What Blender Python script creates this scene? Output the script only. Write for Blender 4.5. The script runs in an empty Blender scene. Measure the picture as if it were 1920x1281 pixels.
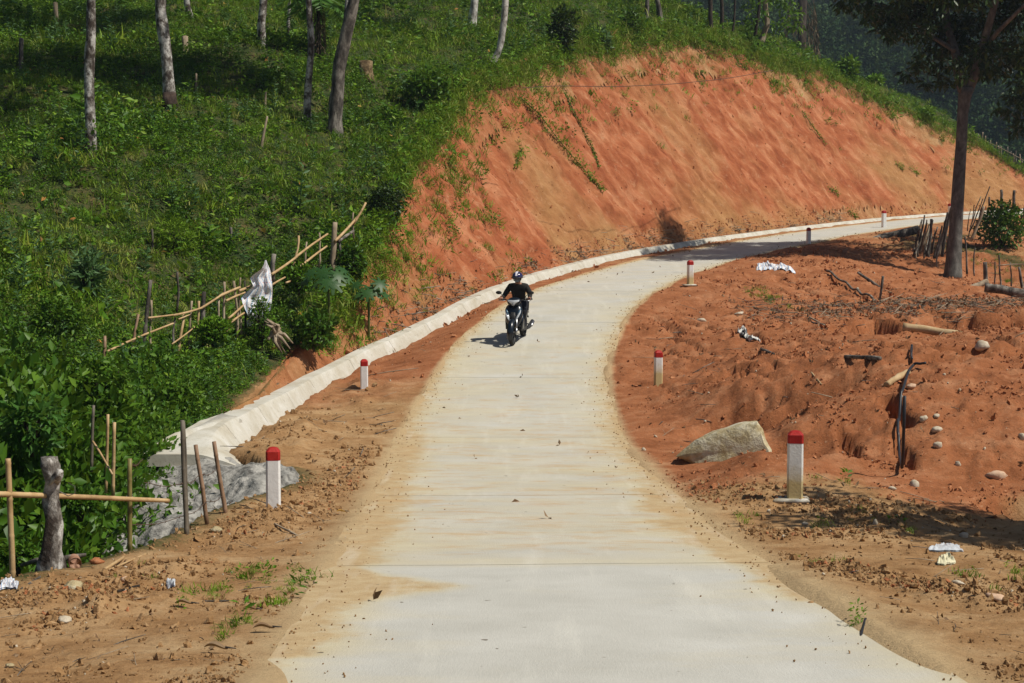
import bpy, math, random
import numpy as np
from mathutils import Vector, Matrix

random.seed(7); np.random.seed(7)
RNG = np.random.RandomState(11)
SC = bpy.context.scene
COL = SC.collection

# ------------------------------------------------------------------ camera, sky, sun, exposure
FPX, CX, CY, HOR = 2900.0, 960.0, 640.5, 450.0
PITCH = math.atan((CY - HOR) / FPX)
cam_d = bpy.data.cameras.new('camera'); cam = bpy.data.objects.new('camera', cam_d); COL.objects.link(cam)
cam.location = (0, 0, 0); cam.rotation_euler = (math.pi/2 - PITCH, 0, 0)
cam_d.sensor_width = 36.0; cam_d.lens = FPX/1920*36.0
cam_d.clip_start = 0.1; cam_d.clip_end = 3000
SC.camera = cam

SUN_H = Vector((0.94, -0.33, 0)).normalized(); SUN_E = math.radians(55.5)
SUN = Vector((SUN_H.x*math.cos(SUN_E), SUN_H.y*math.cos(SUN_E), math.sin(SUN_E)))
sd = bpy.data.lights.new('sun', 'SUN'); sd.energy = 4.9; sd.angle = math.radians(0.6); sd.color = (1.0, 0.945, 0.83)
so = bpy.data.objects.new('sun', sd); COL.objects.link(so)
so.rotation_euler = SUN.to_track_quat('Z', 'Y').to_euler()
W = bpy.data.worlds.new('World'); SC.world = W; W.use_nodes = True
wn = W.node_tree; wn.nodes.clear()
sky = wn.nodes.new('ShaderNodeTexSky'); sky.sky_type = 'NISHITA'; sky.sun_disc = False
sky.sun_elevation = SUN_E; sky.sun_rotation = math.atan2(SUN.x, SUN.y)
bg = wn.nodes.new('ShaderNodeBackground'); bg.inputs[1].default_value = 0.05
wo = wn.nodes.new('ShaderNodeOutputWorld')
wn.links.new(sky.outputs[0], bg.inputs[0]); wn.links.new(bg.outputs[0], wo.inputs[0])
SC.view_settings.view_transform = 'Standard'; SC.view_settings.look = 'None'
SC.view_settings.exposure = 0.0; SC.view_settings.gamma = 1.0
SC.view_settings.use_curve_mapping = False
SC.render.engine = 'CYCLES'

def at(px, py, D):
    """world point on the sight line of a photo pixel at forward distance D"""
    x = (px - CX)/FPX; u = -(py - CY)/FPX
    c, s = math.cos(PITCH), math.sin(PITCH)
    d = np.array([x, c + u*s, -s + u*c])
    return d*(D/d[1])

# ------------------------------------------------------------------ numpy noise
def _h(ix, iy, iz, seed):
    n = (ix.astype(np.int64)*374761393 + iy.astype(np.int64)*668265263 + iz.astype(np.int64)*2147483647 + seed*974634777) & 0xffffffff
    n = ((n ^ (n >> 13))*1274126177) & 0xffffffff
    n = (n ^ (n >> 16)) & 0xffffffff
    return n.astype(np.float64)/2147483647.5 - 1.0
def vn(x, y, z=0.0, seed=0):
    x = np.asarray(x, float); y = np.asarray(y, float); z = np.zeros_like(x)+z
    ix, iy, iz = np.floor(x), np.floor(y), np.floor(z)
    fx, fy, fz = x-ix, y-iy, z-iz
    sx, sy, sz = fx*fx*(3-2*fx), fy*fy*(3-2*fy), fz*fz*(3-2*fz)
    r = 0
    flat = not np.any(fz)
    for a in (0, 1):
        for b in (0, 1):
            for c in ((0,) if flat else (0, 1)):
                w = (sx if a else 1-sx)*(sy if b else 1-sy)*(1 if flat else (sz if c else 1-sz))
                r = r + w*_h(ix+a, iy+b, iz+c, seed)
    return r
def fbm(x, y, z=0.0, o=4, seed=0, g=0.5):
    r = 0; a = 1.0; f = 1.0
    for k in range(o):
        r = r + a*vn(np.asarray(x)*f+17.3*k, np.asarray(y)*f-9.1*k, np.asarray(z)*f, seed+k)
        a *= g; f *= 2.03
    return r
def ridged(x, y, z=0.0, o=4, seed=0):
    r = 0; a = 1.0; f = 1.0
    for k in range(o):
        r = r + a*(1-2*np.abs(vn(np.asarray(x)*f+5.7*k, np.asarray(y)*f+3.1*k, np.asarray(z)*f, seed+k)))
        a *= 0.5; f *= 2.1
    return r
def sstep(a, b, x):
    t = np.clip((np.asarray(x, float)-a)/(b-a), 0, 1); return t*t*(3-2*t)

# ------------------------------------------------------------------ road line
_c = [(1160,1281,7.5),(1022,1060,12.1),(985,940,17),(954,830,23.3),(970,722,29.6),(993,655,33),(1052,582,38.3),
      (1110,545,42.5),(1180,519,47),(1280,489,53),(1405,463,59.5),(1510,443,65.5),(1630,426,72.5),(1755,411,80),(1890,400,88)]
_p = [np.array((1.35,-14,-0.7)), np.array((0.95,-3,-1.35))] + [at(*c) for c in _c] + [np.array((40.5,99,2.2)), np.array((62,112,2.6))]
_p = np.array(_p)
_RY = np.arange(-14, 112, 0.1)
def _smooth(a, n):
    k = np.hanning(n); k /= k.sum(); m = n//2
    p = np.concatenate([2*a[0]-a[m:0:-1], a, 2*a[-1]-a[-2:-m-2:-1]])
    return np.convolve(p, k, 'valid')[:len(a)]
_RX = _smooth(np.interp(_RY, _p[:,1], _p[:,0]), 91)
_RZ = _smooth(np.interp(_RY, _p[:,1], _p[:,2]), 91)
_TX = np.gradient(_RX, _RY)
def rx(s): return np.interp(s, _RY, _RX)
def rz(s): return np.interp(s, _RY, _RZ)
def rtan(s):
    dx = np.interp(s, _RY, _TX); n = np.sqrt(1+dx*dx); return dx/n, 1/n
def rpoint(s, t):
    """point at station s, offset t to the right of the centre line"""
    tx, ty = rtan(s); return rx(s)+ty*t, s-tx*t
def road_st(x, y):
    x = np.asarray(x, float); y = np.asarray(y, float)
    s = np.clip(y.copy(), -13.5, 111)
    for k in range(14):
        tx, ty = rtan(s)
        s = np.clip(s + 0.75*((x-rx(s))*tx + (y-s)*ty)*ty, -13.5, 111)
    tx, ty = rtan(s)
    t = (x-rx(s))*ty - (y-s)*tx
    return s, t

# ------------------------------------------------------------------ thin plate surfaces
class TPS:
    def __init__(self, P, lam=0.02):
        P = np.array(P, float); self.c = P[:, :2]; n = len(P)
        d = np.sqrt(((self.c[:,None]-self.c[None])**2).sum(-1))+1e-9
        K = d*d*np.log(d); K[np.arange(n), np.arange(n)] = 0; K += lam*np.eye(n)
        A = np.zeros((n+3, n+3)); A[:n,:n] = K; A[:n,n] = 1; A[:n,n+1:] = self.c
        A[n,:n] = 1; A[n+1:,:n] = self.c.T
        b = np.zeros(n+3); b[:n] = P[:,2]
        self.w = np.linalg.solve(A, b)
    def __call__(self, x, y):
        x = np.asarray(x, float); y = np.asarray(y, float); sh = x.shape
        x = x.ravel(); y = y.ravel(); out = np.empty_like(x); n = len(self.c)
        for i in range(0, len(x), 40000):
            dx = x[i:i+40000,None]-self.c[None,:,0]; dy = y[i:i+40000,None]-self.c[None,:,1]
            r2 = dx*dx+dy*dy+1e-12
            out[i:i+40000] = (0.5*r2*np.log(r2))@self.w[:n] + self.w[n] + self.w[n+1]*x[i:i+40000] + self.w[n+2]*y[i:i+40000]
        return out.reshape(sh)

_hp = [at(*q) for q in [(600,520,35.3),(690,415,38.5),(790,285,43.8),(900,205,49.5),(1000,172,54),(1100,142,59),(1200,108,65),
    (1345,98,75),(1475,132,82),(1612,172,89),(1750,232,94),(1900,318,98),
    (940,120,58),(885,50,63),(1060,60,67),(1200,52,72),(1275,22,80),(1400,66,86),(1520,105,90),(1660,168,96),(1790,235,101),
    (0,0,61),(300,0,61),(600,0,64),(800,0,66),(1000,0,70),(0,290,38),(172,290,37.5),(320,200,42.5),(490,85,52),(580,235,44.5),(630,250,44),
    (0,450,32),(0,600,27.5),(200,650,28.5),(450,620,31.5),(420,450,35.5),(0,800,22),(0,880,19.5),(250,830,23.8),(400,720,27.2),(760,120,52.5)]]
_hp += [np.array(q, float) for q in [(-5.3,25.5,-2.75),(-5.0,22.5,-3.1),(-5.6,18,-3.9),(-6,14,-4.0),(-6.5,10,-4.2),(-7,5,-4.2),(-8,-5,-4.0),(-14,14,-3.2),(-16,4,-3.5),(-25,12,-1),
    (-22,35,2.0),(-35,35,4),(-35,60,11),(-30,80,17),(-10,85,15.5),(3,95,15),(-30,110,20),(-50,60,14),(-45,0,3),
    (12,100,9),(5,112,13),(22,108,6),(35,112,3),(50,118,2),(60,125,1),(32,100,4.2),(15,125,2),(-5,130,8),(40,130,-2)]]
HILL = TPS(_hp)
_rp = [at(*q) for q in [(1500,885,18),(1720,915,17.6),(1900,972,17),(1420,850,19.2),(1500,780,21.0),(1700,780,20.0),(1880,790,19.6),
    (1330,740,26),(1400,700,26.8),(1600,690,23.8),(1880,690,22.5),(1300,600,37),(1500,600,33.5),(1700,640,27),(1900,610,29.5),
    (1400,525,46),(1600,560,41),(1750,570,37.5),(1900,570,36),(1500,482,54),(1650,502,52),(1785,522,54),(1900,540,49),
    (1600,442,64),(1700,427,69),(1850,445,64),(1920,465,60),(1860,405,82)]]
_rp += [np.array(q, float) for q in [(7,8,-2.35),(10,12,-2.7),(8,0,-1.9),(12,4,-2.4),(14,17,-3.3),(20,25,-3.2),(22,40,-3),(28,55,-2.5),(32,68,-1.2),(38,80,0),(48,92,1.4),(40,30,-6),(50,60,-5),(25,5,-5),(12,-10,-1.6)]]
for s in np.arange(-12, 108, 3.5):
    for t in (1.75, 2.5 if s > 24 else 3.3):
        X, Y = rpoint(s, t); _rp.append(np.array([X, Y, rz(s)-0.01]))
for s, t in ((8,4.6),(12,4.2),(16,3.9)):
    X, Y = rpoint(s, t); _rp.append(np.array([X, Y, rz(s)-0.03]))
RIGHT = TPS(_rp, 0.01)

def kerb_off(s): return np.interp(s, [-10,5,11.6,14.2,16.2,18.3,19.6,21.5,25,30,33.5,37.5,43,57,70,100], [5.5,4.9,4.05,3.4,3.3,2.65,2.8,4.0,4.0,3.9,3.45,2.75,2.45,2.65,2.6,2.6])
def sh_drop(s): return np.interp(s, [0,15,21,26,31,35,38,43,55], [0,-.02,0.05,-.05,-.25,-.3,-.2,-.05,0])
def kerb_h(s): return np.interp(s, [20,22,25,30,36,44,55,63,66,100], [.36,.36,.29,.235,.21,.205,.18,.15,.12,.12])
BSL = 1.75
def bank_raw(s, a):
    """left of the kerb: height of the cut slope / fill edge at distance a from centre line"""
    ko = kerb_off(s); z0 = rz(s)+sh_drop(s); d = a-ko
    up = z0+(kerb_h(s)-.05)*sstep(.22, .44, d)-.06*(1-sstep(.22,.44,d))+BSL*np.maximum(d-0.45, 0)
    dn = z0-1.15*np.maximum(d, 0)
    return up, dn
PITS = [(1745,668,25.7,1.0,.45,.55),(1790,605,31.5,2.8,1.8,.6),(1640,655,26,.8,.45,.35),(1500,735,23.2,1.0,.45,.28),(1380,750,24,1.0,.35,.22),(1870,668,24.4,1.0,.7,.6),
        (1680,765,20.6,.16,.8,.3),(1760,700,23.4,.6,.25,.25),(1600,560,41,1.6,.9,.3),(1700,860,19,.12,.6,.2),(1590,840,19.8,.10,.8,.18),(1450,690,27,1.2,.3,.2)]
PITS.append((1990,968,17.2,1.1,.6,.4)); MND = at(1285,838,20.6)
PITS = [(at(a,b,c), u, v, d) for a,b,c,u,v,d in PITS]
STRIPS = []
for pts, w, amp in (([(1545,1072,11.8),(1640,1100,11.3),(1710,1130,10.9),(1800,1170,10.3),(1930,1195,9.95)],.16,.085),([(-20,1190,10.0),(90,1150,10.5),(180,1120,11),(330,1062,12.0)],.16,.05),
                    ([(440,985,14.2),(560,925,16),(640,850,18.8),(700,790,22)],.3,.05),([(60,1240,9.4),(200,1190,10),(300,1120,11.1)],.10,.03),([(1250,880,18.3),(1350,905,17.3),(1500,930,16.4),(1650,950,15.8)],.35,.05),([(1380,985,14.4),(1500,1000,14),(1620,985,14.3)],.25,.04)):
    q = np.array([at(*p)[:2] for p in pts]); u = np.linspace(0, len(q)-1, 30); STRIPS.append((np.stack([np.interp(u, range(len(q)), q[:,k]) for k in (0,1)], -1), w, amp))
def strip_w(x, y):
    r = np.zeros_like(x); h = np.zeros_like(x)
    m = (y > 8) & (y < 24); xm, ym = x[m], y[m]
    for q, w, amp in STRIPS:
        d2 = np.min((xm[:,None]-q[None,:,0])**2+(ym[:,None]-q[None,:,1])**2, 1); g = np.exp(-d2/(w*w)*.5); r[m] = np.maximum(r[m], g); h[m] += amp*g
    return r, h
def height(x, y, detail=True):
    x = np.asarray(x, float); y = np.asarray(y, float)
    s, t = road_st(x, y); a = -t
    z = np.zeros_like(x)
    R = t > 1.75; L = t < -1.75; M = ~(R | L)
    zr = rz(s)
    z[M] = zr[M]
    if R.any():
        wr = sstep(1.7, 3.2, t[R]); z[R] = (zr[R]-.01)*(1-wr)+RIGHT(x[R], y[R])*wr
    if L.any():
        sL, aL, xL, yL = s[L], a[L], x[L], y[L]
        h = HILL(xL, yL)
        if detail: h = h + 0.22*fbm(xL*.35, yL*.35, o=3, seed=3) + .05*fbm(xL*1.6, yL*1.6, o=2, seed=5)
        ko = kerb_off(sL); sh = zr[L]+sh_drop(sL)*sstep(1.75, np.maximum(ko, 2.2), aL)
        up, dn = bank_raw(sL, aL)
        zb = np.where(aL < ko, sh, np.minimum(up, h))
        zf = np.where(aL < ko, sh, np.maximum(dn, np.minimum(h, sh)))
        w = sstep(20.0, 22.0, sL)
        z[L] = zf*(1-w)+zb*w
        # behind the gully the hill takes over again
    if detail:
        ar = np.abs(t)
        off = sstep(1.9, 3.2, ar)
        n1 = fbm(x*1.1, y*1.1, o=4, seed=21)
        clod = np.maximum(fbm(x*2.6, y*2.6, o=4, seed=31), 0)
        zone = sstep(0.0, .9, fbm(x*.45+3, y*.45, o=3, seed=41)+.25)
        z = z + off*(0.045*n1 + 0.085*clod*zone + .022*fbm(x*6.3, y*6.3, o=3, seed=33)*(.35+zone))*np.where(t < -1.75, np.where(a < kerb_off(s), 1, .5), 1)
        # left heaps of dug soil between kerb and road
        lh = (t < -2.0)*(a < kerb_off(s)-.1)
        z = z + lh*np.exp(-((s-22.5)/2.8)**2)*np.exp(-((a-3.35)/.55)**2)*(.16+.10*fbm(x*1.7,y*1.7,o=3,seed=9))
        # right: eroded spoil
        rr = (t > 1.75)*sstep(2.4, 5.5, t+np.interp(s,[0,17,20,26,34],[-9,-2.2,0,1.2,1.6]))
        rr = rr*sstep(15.0, 18.5, s+.25*(t-4))
        er = ridged(x*.42+.15*y, y*.33, o=4, seed=51)
        sc = fbm(x*.8, y*.55, o=4, seed=61)
        ter = np.floor(sc*2.2+.5*vn(x*2,y*2,seed=8))/2.2
        z = z + rr*(0.12*fbm(x*.22,y*.2,o=2,seed=57)+.03*er-.015 + 0.03*ter + (.022+.03*sstep(0,.6,vn(x*.6,y*.5,seed=76)))*fbm(x*3.4, y*2.6, o=4, seed=71, g=.7) + .03*fbm(x*9,y*7,o=3,seed=75,g=.7))
        # erosion gullies running down towards the camera
        gl = ridged(x*1.5+.45*y+.5*vn(x*.7,y*.7,seed=4), y*.16, o=1, seed=81)
        z = z - rr*.24*sstep(.82, .97, gl)*sstep(-.2,.5,vn(x*.5,y*.5,seed=82))
        z = z + sstep(2.0,3.1,t)*.27*np.exp(-((x-MND[0])/1.0)**2-((y-MND[1])/1.0)**2)
        for p, u, v, d in PITS:
            q = ((x-p[0])/u)**2+((y-p[1])/v)**2 + .5*fbm(x*1.8,y*1.8,o=2,seed=91)
            z = z - d*(1-sstep(.55,1.0,q))
    if detail:
        sw, shh = strip_w(x, y); z = z + shh*np.clip(.55+.75*fbm(x*2.1,y*2.1,o=4,seed=500,g=.7), 0, 2)*sstep(1.9,2.4,np.abs(t)) + sw*.018*fbm(x*11,y*11,o=2,seed=502)
    # dirt tongues over the slab edges, trench under the slab
    ar = np.abs(t)
    tong = .045*fbm(x*.9, y*.55, o=3, seed=101)+.012 if detail else 0
    inner = sstep(1.25, 1.8, ar)
    z = z - (1-inner)*0.10 + (inner*(1-sstep(1.8, 2.6, ar)))*tong - .012
    return z
def H(x, y): return float(height(np.array([x]), np.array([y]))[0])
def Hs(x, y): return float(height(np.array([x]), np.array([y]), False)[0])
def ground_at(px, py, D0=4.0, D1=130.0):
    """first place where the sight line of a photo pixel meets the built ground"""
    D = D0*np.exp(np.linspace(0, math.log(D1/D0), 900))
    P = np.array([at(px, py, d) for d in D])
    g = height(P[:,0], P[:,1])
    k = np.where(P[:,2] < g)[0]
    i = k[0] if len(k) else len(D)-1
    return np.array([P[i,0], P[i,1], g[i]])

# ------------------------------------------------------------------ object helpers
def link(o, parent=None):
    COL.objects.link(o)
    if parent is not None: o.parent = parent
    return o
def tag(o, label=None, cat=None, group=None, kind=None):
    if label: o['label'] = label
    if cat: o['category'] = cat
    if group: o['group'] = group
    if kind: o['kind'] = kind
    return o
def empty(name, loc, label, cat, group=None, rz_=0.0):
    o = bpy.data.objects.new(name, None); o.location = tuple(float(v) for v in loc); o.rotation_euler = (0,0,rz_)
    o.empty_display_size = .2
    COL.objects.link(o); return tag(o, label, cat, group)
def np_mesh(name, V, F, mat=None, smooth=True, attrs=None, uv=None, mats=None, midx=None):
    """V (n,3); F list of (m,k) arrays"""
    me = bpy.data.meshes.new(name)
    V = np.asarray(V, np.float32)
    if not isinstance(F, (list, tuple)): F = [F]
    F = [np.asarray(f, np.int32) for f in F if len(f)]
    me.vertices.add(len(V)); me.vertices.foreach_set('co', V.ravel())
    li = np.concatenate([f.ravel() for f in F]); tot = np.concatenate([np.full(len(f), f.shape[1], np.int32) for f in F])
    st = np.concatenate([[0], np.cumsum(tot)[:-1]]).astype(np.int32)
    me.loops.add(len(li)); me.loops.foreach_set('vertex_index', li)
    me.polygons.add(len(tot)); me.polygons.foreach_set('loop_start', st)
    try: me.polygons.foreach_set('loop_total', tot)
    except Exception: pass
    me.polygons.foreach_set('use_smooth', np.full(len(tot), bool(smooth)))
    if midx is not None: me.polygons.foreach_set('material_index', np.asarray(midx, np.int32))
    for m in (mats or ([mat] if mat else [])): me.materials.append(m)
    if attrs:
        for k, a in attrs.items():
            A = me.attributes.new(k, 'FLOAT', 'POINT'); A.data.foreach_set('value', np.asarray(a, np.float32))
    if uv is not None:
        U = me.uv_layers.new(name='UVMap'); U.data.foreach_set('uv', np.asarray(uv, np.float32)[li].ravel())
    me.update(calc_edges=True); me.validate()
    return me
def grid_faces(nr, nc, wrap=False):
    r, c = np.meshgrid(np.arange(nr-1), np.arange(nc if wrap else nc-1), indexing='ij')
    c2 = (c+1) % nc
    return np.stack([r*nc+c, r*nc+c2, (r+1)*nc+c2, (r+1)*nc+c], -1).reshape(-1, 4)
class MB:
    """collects shapes into one mesh"""
    def __init__(self): self.V = []; self.F = {}; self.n = 0; self.order = []
    def add(self, V, F, m=0):
        V = np.asarray(V, float).reshape(-1, 3)
        for f in (F if isinstance(F, list) else [F]):
            f = np.asarray(f)
            if len(f): self.F.setdefault((f.shape[1], m), []).append(f+self.n)
        self.V.append(V); self.n += len(V); return self
    def tube(self, pts, rad, n=8, cap=True, m=0, noise=0.0, seed=0, flat=None):
        pts = np.asarray(pts, float); k = len(pts); rad = np.zeros(k)+rad
        T = np.gradient(pts, axis=0); T /= np.linalg.norm(T, axis=1)[:,None]+1e-9
        u = np.cross(T[0], [0.13,.21,.97] if abs(T[0][2]) < .9 else [.97,.2,.1]); u /= np.linalg.norm(u)
        rings = []
        ang = np.linspace(0, 2*math.pi, n, endpoint=False)
        for i in range(k):
            u = u-T[i]*np.dot(u, T[i]); u /= np.linalg.norm(u)+1e-9; v = np.cross(T[i], u)
            rr = rad[i]*(1+noise*vn(np.cos(ang)*1.3+i*.45, np.sin(ang)*1.3+seed*3.7, seed=seed)) if noise else rad[i]
            rr = np.zeros(n)+rr
            fl = 1.0 if flat is None else flat
            rings.append(pts[i]+(np.cos(ang)*rr)[:,None]*u+(np.sin(ang)*rr*fl)[:,None]*v)
        V = np.concatenate(rings); F = [grid_faces(k, n, True)]
        if cap:
            V = np.concatenate([V, pts[:1], pts[-1:]]); b = k*n
            F.append(np.array([[b, (i+1)%n, i] for i in range(n)]+[[b+1, (k-1)*n+i, (k-1)*n+(i+1)%n] for i in range(n)]))
        return self.add(V, F, m)
    def box(self, c, s, rot=None, bev=0.0, m=0):
        x, y, z = [v/2 for v in s]
        b = min(bev, x*.9, y*.9, z*.9)
        if b <= 0:
            V = np.array([[i*x, j*y, k*z] for k in (-1,1) for j in (-1,1) for i in (-1,1)])
            F = np.array([[0,2,3,1],[4,5,7,6],[0,1,5,4],[2,6,7,3],[0,4,6,2],[1,3,7,5]])
        else:
            ring = [(-x+b,-y),(x-b,-y),(x,-y+b),(x,y-b),(x-b,y),(-x+b,y),(-x,y-b),(-x,-y+b)]
            ins = [(-x+b,-y+b),(x-b,-y+b),(x-b,-y+b),(x-b,y-b),(x-b,y-b),(-x+b,y-b),(-x+b,y-b),(-x+b,-y+b)]
            V = np.array([(p[0],p[1],-z) for p in ins]+[(p[0],p[1],-z+b) for p in ring]+[(p[0],p[1],z-b) for p in ring]+[(p[0],p[1],z) for p in ins])
            F = [grid_faces(4, 8, True), np.array([[7,6,5,4,3,2,1,0]]), np.array([[24,25,26,27,28,29,30,31]])]
        if rot is not None: V = V@np.array(rot).T
        return self.add(V+np.array(c), F, m)
    def loft(self, rings, cap=True, m=0):
        rings = [np.asarray(r, float) for r in rings]; n = len(rings[0]); k = len(rings)
        V = np.concatenate(rings); F = [grid_faces(k, n, True)]
        if cap:
            V = np.concatenate([V, rings[0].mean(0)[None], rings[-1].mean(0)[None]]); b = k*n
            F.append(np.array([[b, (i+1)%n, i] for i in range(n)]+[[b+1, (k-1)*n+i, (k-1)*n+(i+1)%n] for i in range(n)]))
        return self.add(V, F, m)
    def ball(self, c, r, nu=12, nv=8, m=0, v0=0.0, v1=math.pi, rot=None):
        r = np.zeros(3)+r; th = np.linspace(max(v0,1e-3), min(v1, math.pi-1e-3), nv); ph = np.linspace(0, 2*math.pi, nu, endpoint=False)
        V = np.array([[math.sin(a)*math.cos(b), math.sin(a)*math.sin(b), math.cos(a)] for a in th for b in ph])*r
        if rot is not None: V = V@np.array(rot).T
        return self.add(V+np.array(c), [grid_faces(nv, nu, True)[:, ::-1]], m)
    def mesh(self, name, mats, smooth=True):
        F = []; mi = []
        for (k, m), fs in self.F.items():
            f = np.concatenate(fs); F.append(f); mi.append(np.full(len(f), m))
        mats = mats if isinstance(mats, (list, tuple)) else [mats]
        return np_mesh(name, np.concatenate(self.V), F, smooth=smooth, mats=mats, midx=np.concatenate(mi))
    def obj(self, name, mats, parent=None, smooth=True, auto=None):
        me = self.mesh(name, mats, smooth)
        if auto is not None:
            try: me.set_sharp_from_angle(angle=auto)
            except Exception: pass
        return link(bpy.data.objects.new(name, me), parent)

# ------------------------------------------------------------------ materials
def new_mat(name):
    m = bpy.data.materials.new(name); m.use_nodes = True; nt = m.node_tree; nt.nodes.clear()
    out = nt.nodes.new('ShaderNodeOutputMaterial'); b = nt.nodes.new('ShaderNodeBsdfPrincipled')
    nt.links.new(b.outputs[0], out.inputs[0]); return m, nt, b
class NT:
    def __init__(self, nt): self.t = nt
    def n(self, kind, **kw):
        x = self.t.nodes.new(kind)
        for k, v in kw.items(): setattr(x, k, v)
        return x
    def l(self, a, b): self.t.links.new(a, b)
    def coord(self, which='Object', scale=(1,1,1)):
        c = self.n('ShaderNodeTexCoord'); m = self.n('ShaderNodeMapping'); m.inputs['Scale'].default_value = scale
        self.l(c.outputs[which], m.inputs[0]); return m.outputs[0]
    def noise(self, vec, scale, detail=5, rough=.6, dist=0.0):
        x = self.n('ShaderNodeTexNoise'); x.inputs['Scale'].default_value = scale; x.inputs['Detail'].default_value = detail
        x.inputs['Roughness'].default_value = rough; x.inputs['Distortion'].default_value = dist
        self.l(vec, x.inputs['Vector']); return x.outputs['Fac']
    def ramp(self, fac, stops):
        r = self.n('ShaderNodeValToRGB'); e = r.color_ramp.elements
        e[0].position, e[0].color = stops[0][0], (*stops[0][1], 1) if len(stops[0][1]) == 3 else stops[0][1]
        e[1].position, e[1].color = stops[-1][0], (*stops[-1][1], 1)
        for p, c in stops[1:-1]:
            q = e.new(p); q.color = (*c, 1)
        self.l(fac, r.inputs[0]); return r.outputs[0]
    def mix(self, fac, a, b, mode='MIX'):
        x = self.n('ShaderNodeMix', data_type='RGBA', blend_type=mode)
        for s, v in ((x.inputs[0], fac), (x.inputs[6], a), (x.inputs[7], b)):
            if hasattr(v, 'links') or isinstance(v, bpy.types.NodeSocket): self.l(v, s)
            else: s.default_value = v if isinstance(v, (int, float)) else (*v, 1)
        return x.outputs[2]
    def math(self, op, a, b=0.0, clamp=False):
        x = self.n('ShaderNodeMath', operation=op, use_clamp=clamp)
        for s, v in ((x.inputs[0], a), (x.inputs[1], b)):
            if isinstance(v, bpy.types.NodeSocket): self.l(v, s)
            else: s.default_value = v
        return x.outputs[0]
    def attr(self, name):
        x = self.n('ShaderNodeAttribute'); x.attribute_name = name; return x.outputs['Fac']
    def bump(self, h, strength=.5, dist=.02, bsdf=None):
        x = self.n('ShaderNodeBump'); x.inputs['Strength'].default_value = strength; x.inputs['Distance'].default_value = dist
        self.l(h, x.inputs['Height'])
        if bsdf: self.l(x.outputs[0], bsdf.inputs['Normal'])
        return x.outputs[0]
def G(v): return (v, v, v)

def mat_ground():
    m, nt, b = new_mat('soil'); N = NT(nt)
    c = N.coord()
    red, grn = N.attr('red'), N.attr('green')
    big = N.noise(c, .35, 4, .6); mid = N.noise(c, 1.7, 6, .65, .3); fine = N.noise(c, 14, 5, .7)
    speck = N.noise(c, 42, 3, .7)
    tan = N.ramp(mid, [(.3,(.25,.13,.052)),(.5,(.37,.215,.098)),(.7,(.48,.32,.17))])
    rd = N.ramp(mid, [(.28,(.21,.070,.026)),(.5,(.33,.122,.050)),(.72,(.43,.20,.10))])
    fac = N.math('ADD', red, N.math('MULTIPLY', N.math('SUBTRACT', big, .5), .9), True)
    fac = N.ramp(fac, [(.3,G(0)),(.7,G(1))])
    base = N.mix(fac, tan, rd)
    base = N.mix(N.ramp(fine, [(.25,G(.55)),(.5,G(0)),(1,G(0))]), base, (.13,.062,.026))
    base = N.mix(N.ramp(fine, [(.6,G(0)),(.78,G(.6))]), base, (.58,.40,.25))
    base = N.mix(N.ramp(speck, [(.68,G(0)),(.74,G(.65))]), base, (.60,.50,.38))
    dust = N.math('ADD', N.attr('dust'), N.math('MULTIPLY', N.math('SUBTRACT', mid, .5), .7), True)
    base = N.mix(N.ramp(dust, [(.35,G(0)),(.9,G(.85))]), base, (.47,.345,.195))
    gc = N.ramp(N.math('ADD', N.math('MULTIPLY', mid, .55), N.math('MULTIPLY', fine, .45)), [(.36,(.012,.022,.006)),(.48,(.035,.055,.014)),(.58,(.085,.075,.028)),(.68,(.20,.12,.055))])
    g2 = N.math('ADD', grn, N.math('MULTIPLY', N.math('SUBTRACT', fine, .5), .8), True)
    base = N.mix(N.ramp(g2, [(.35,G(0)),(.65,G(1))]), base, gc)
    nt.links.new(base, b.inputs['Base Color']); b.inputs['Roughness'].default_value = .95; b.inputs['Specular IOR Level'].default_value = .15
    h = N.math('ADD', N.math('MULTIPLY', N.noise(c, 6, 8, .8), 1.0), N.math('MULTIPLY', fine, .7))
    N.bump(h, .8, .045, b); return m
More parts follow.
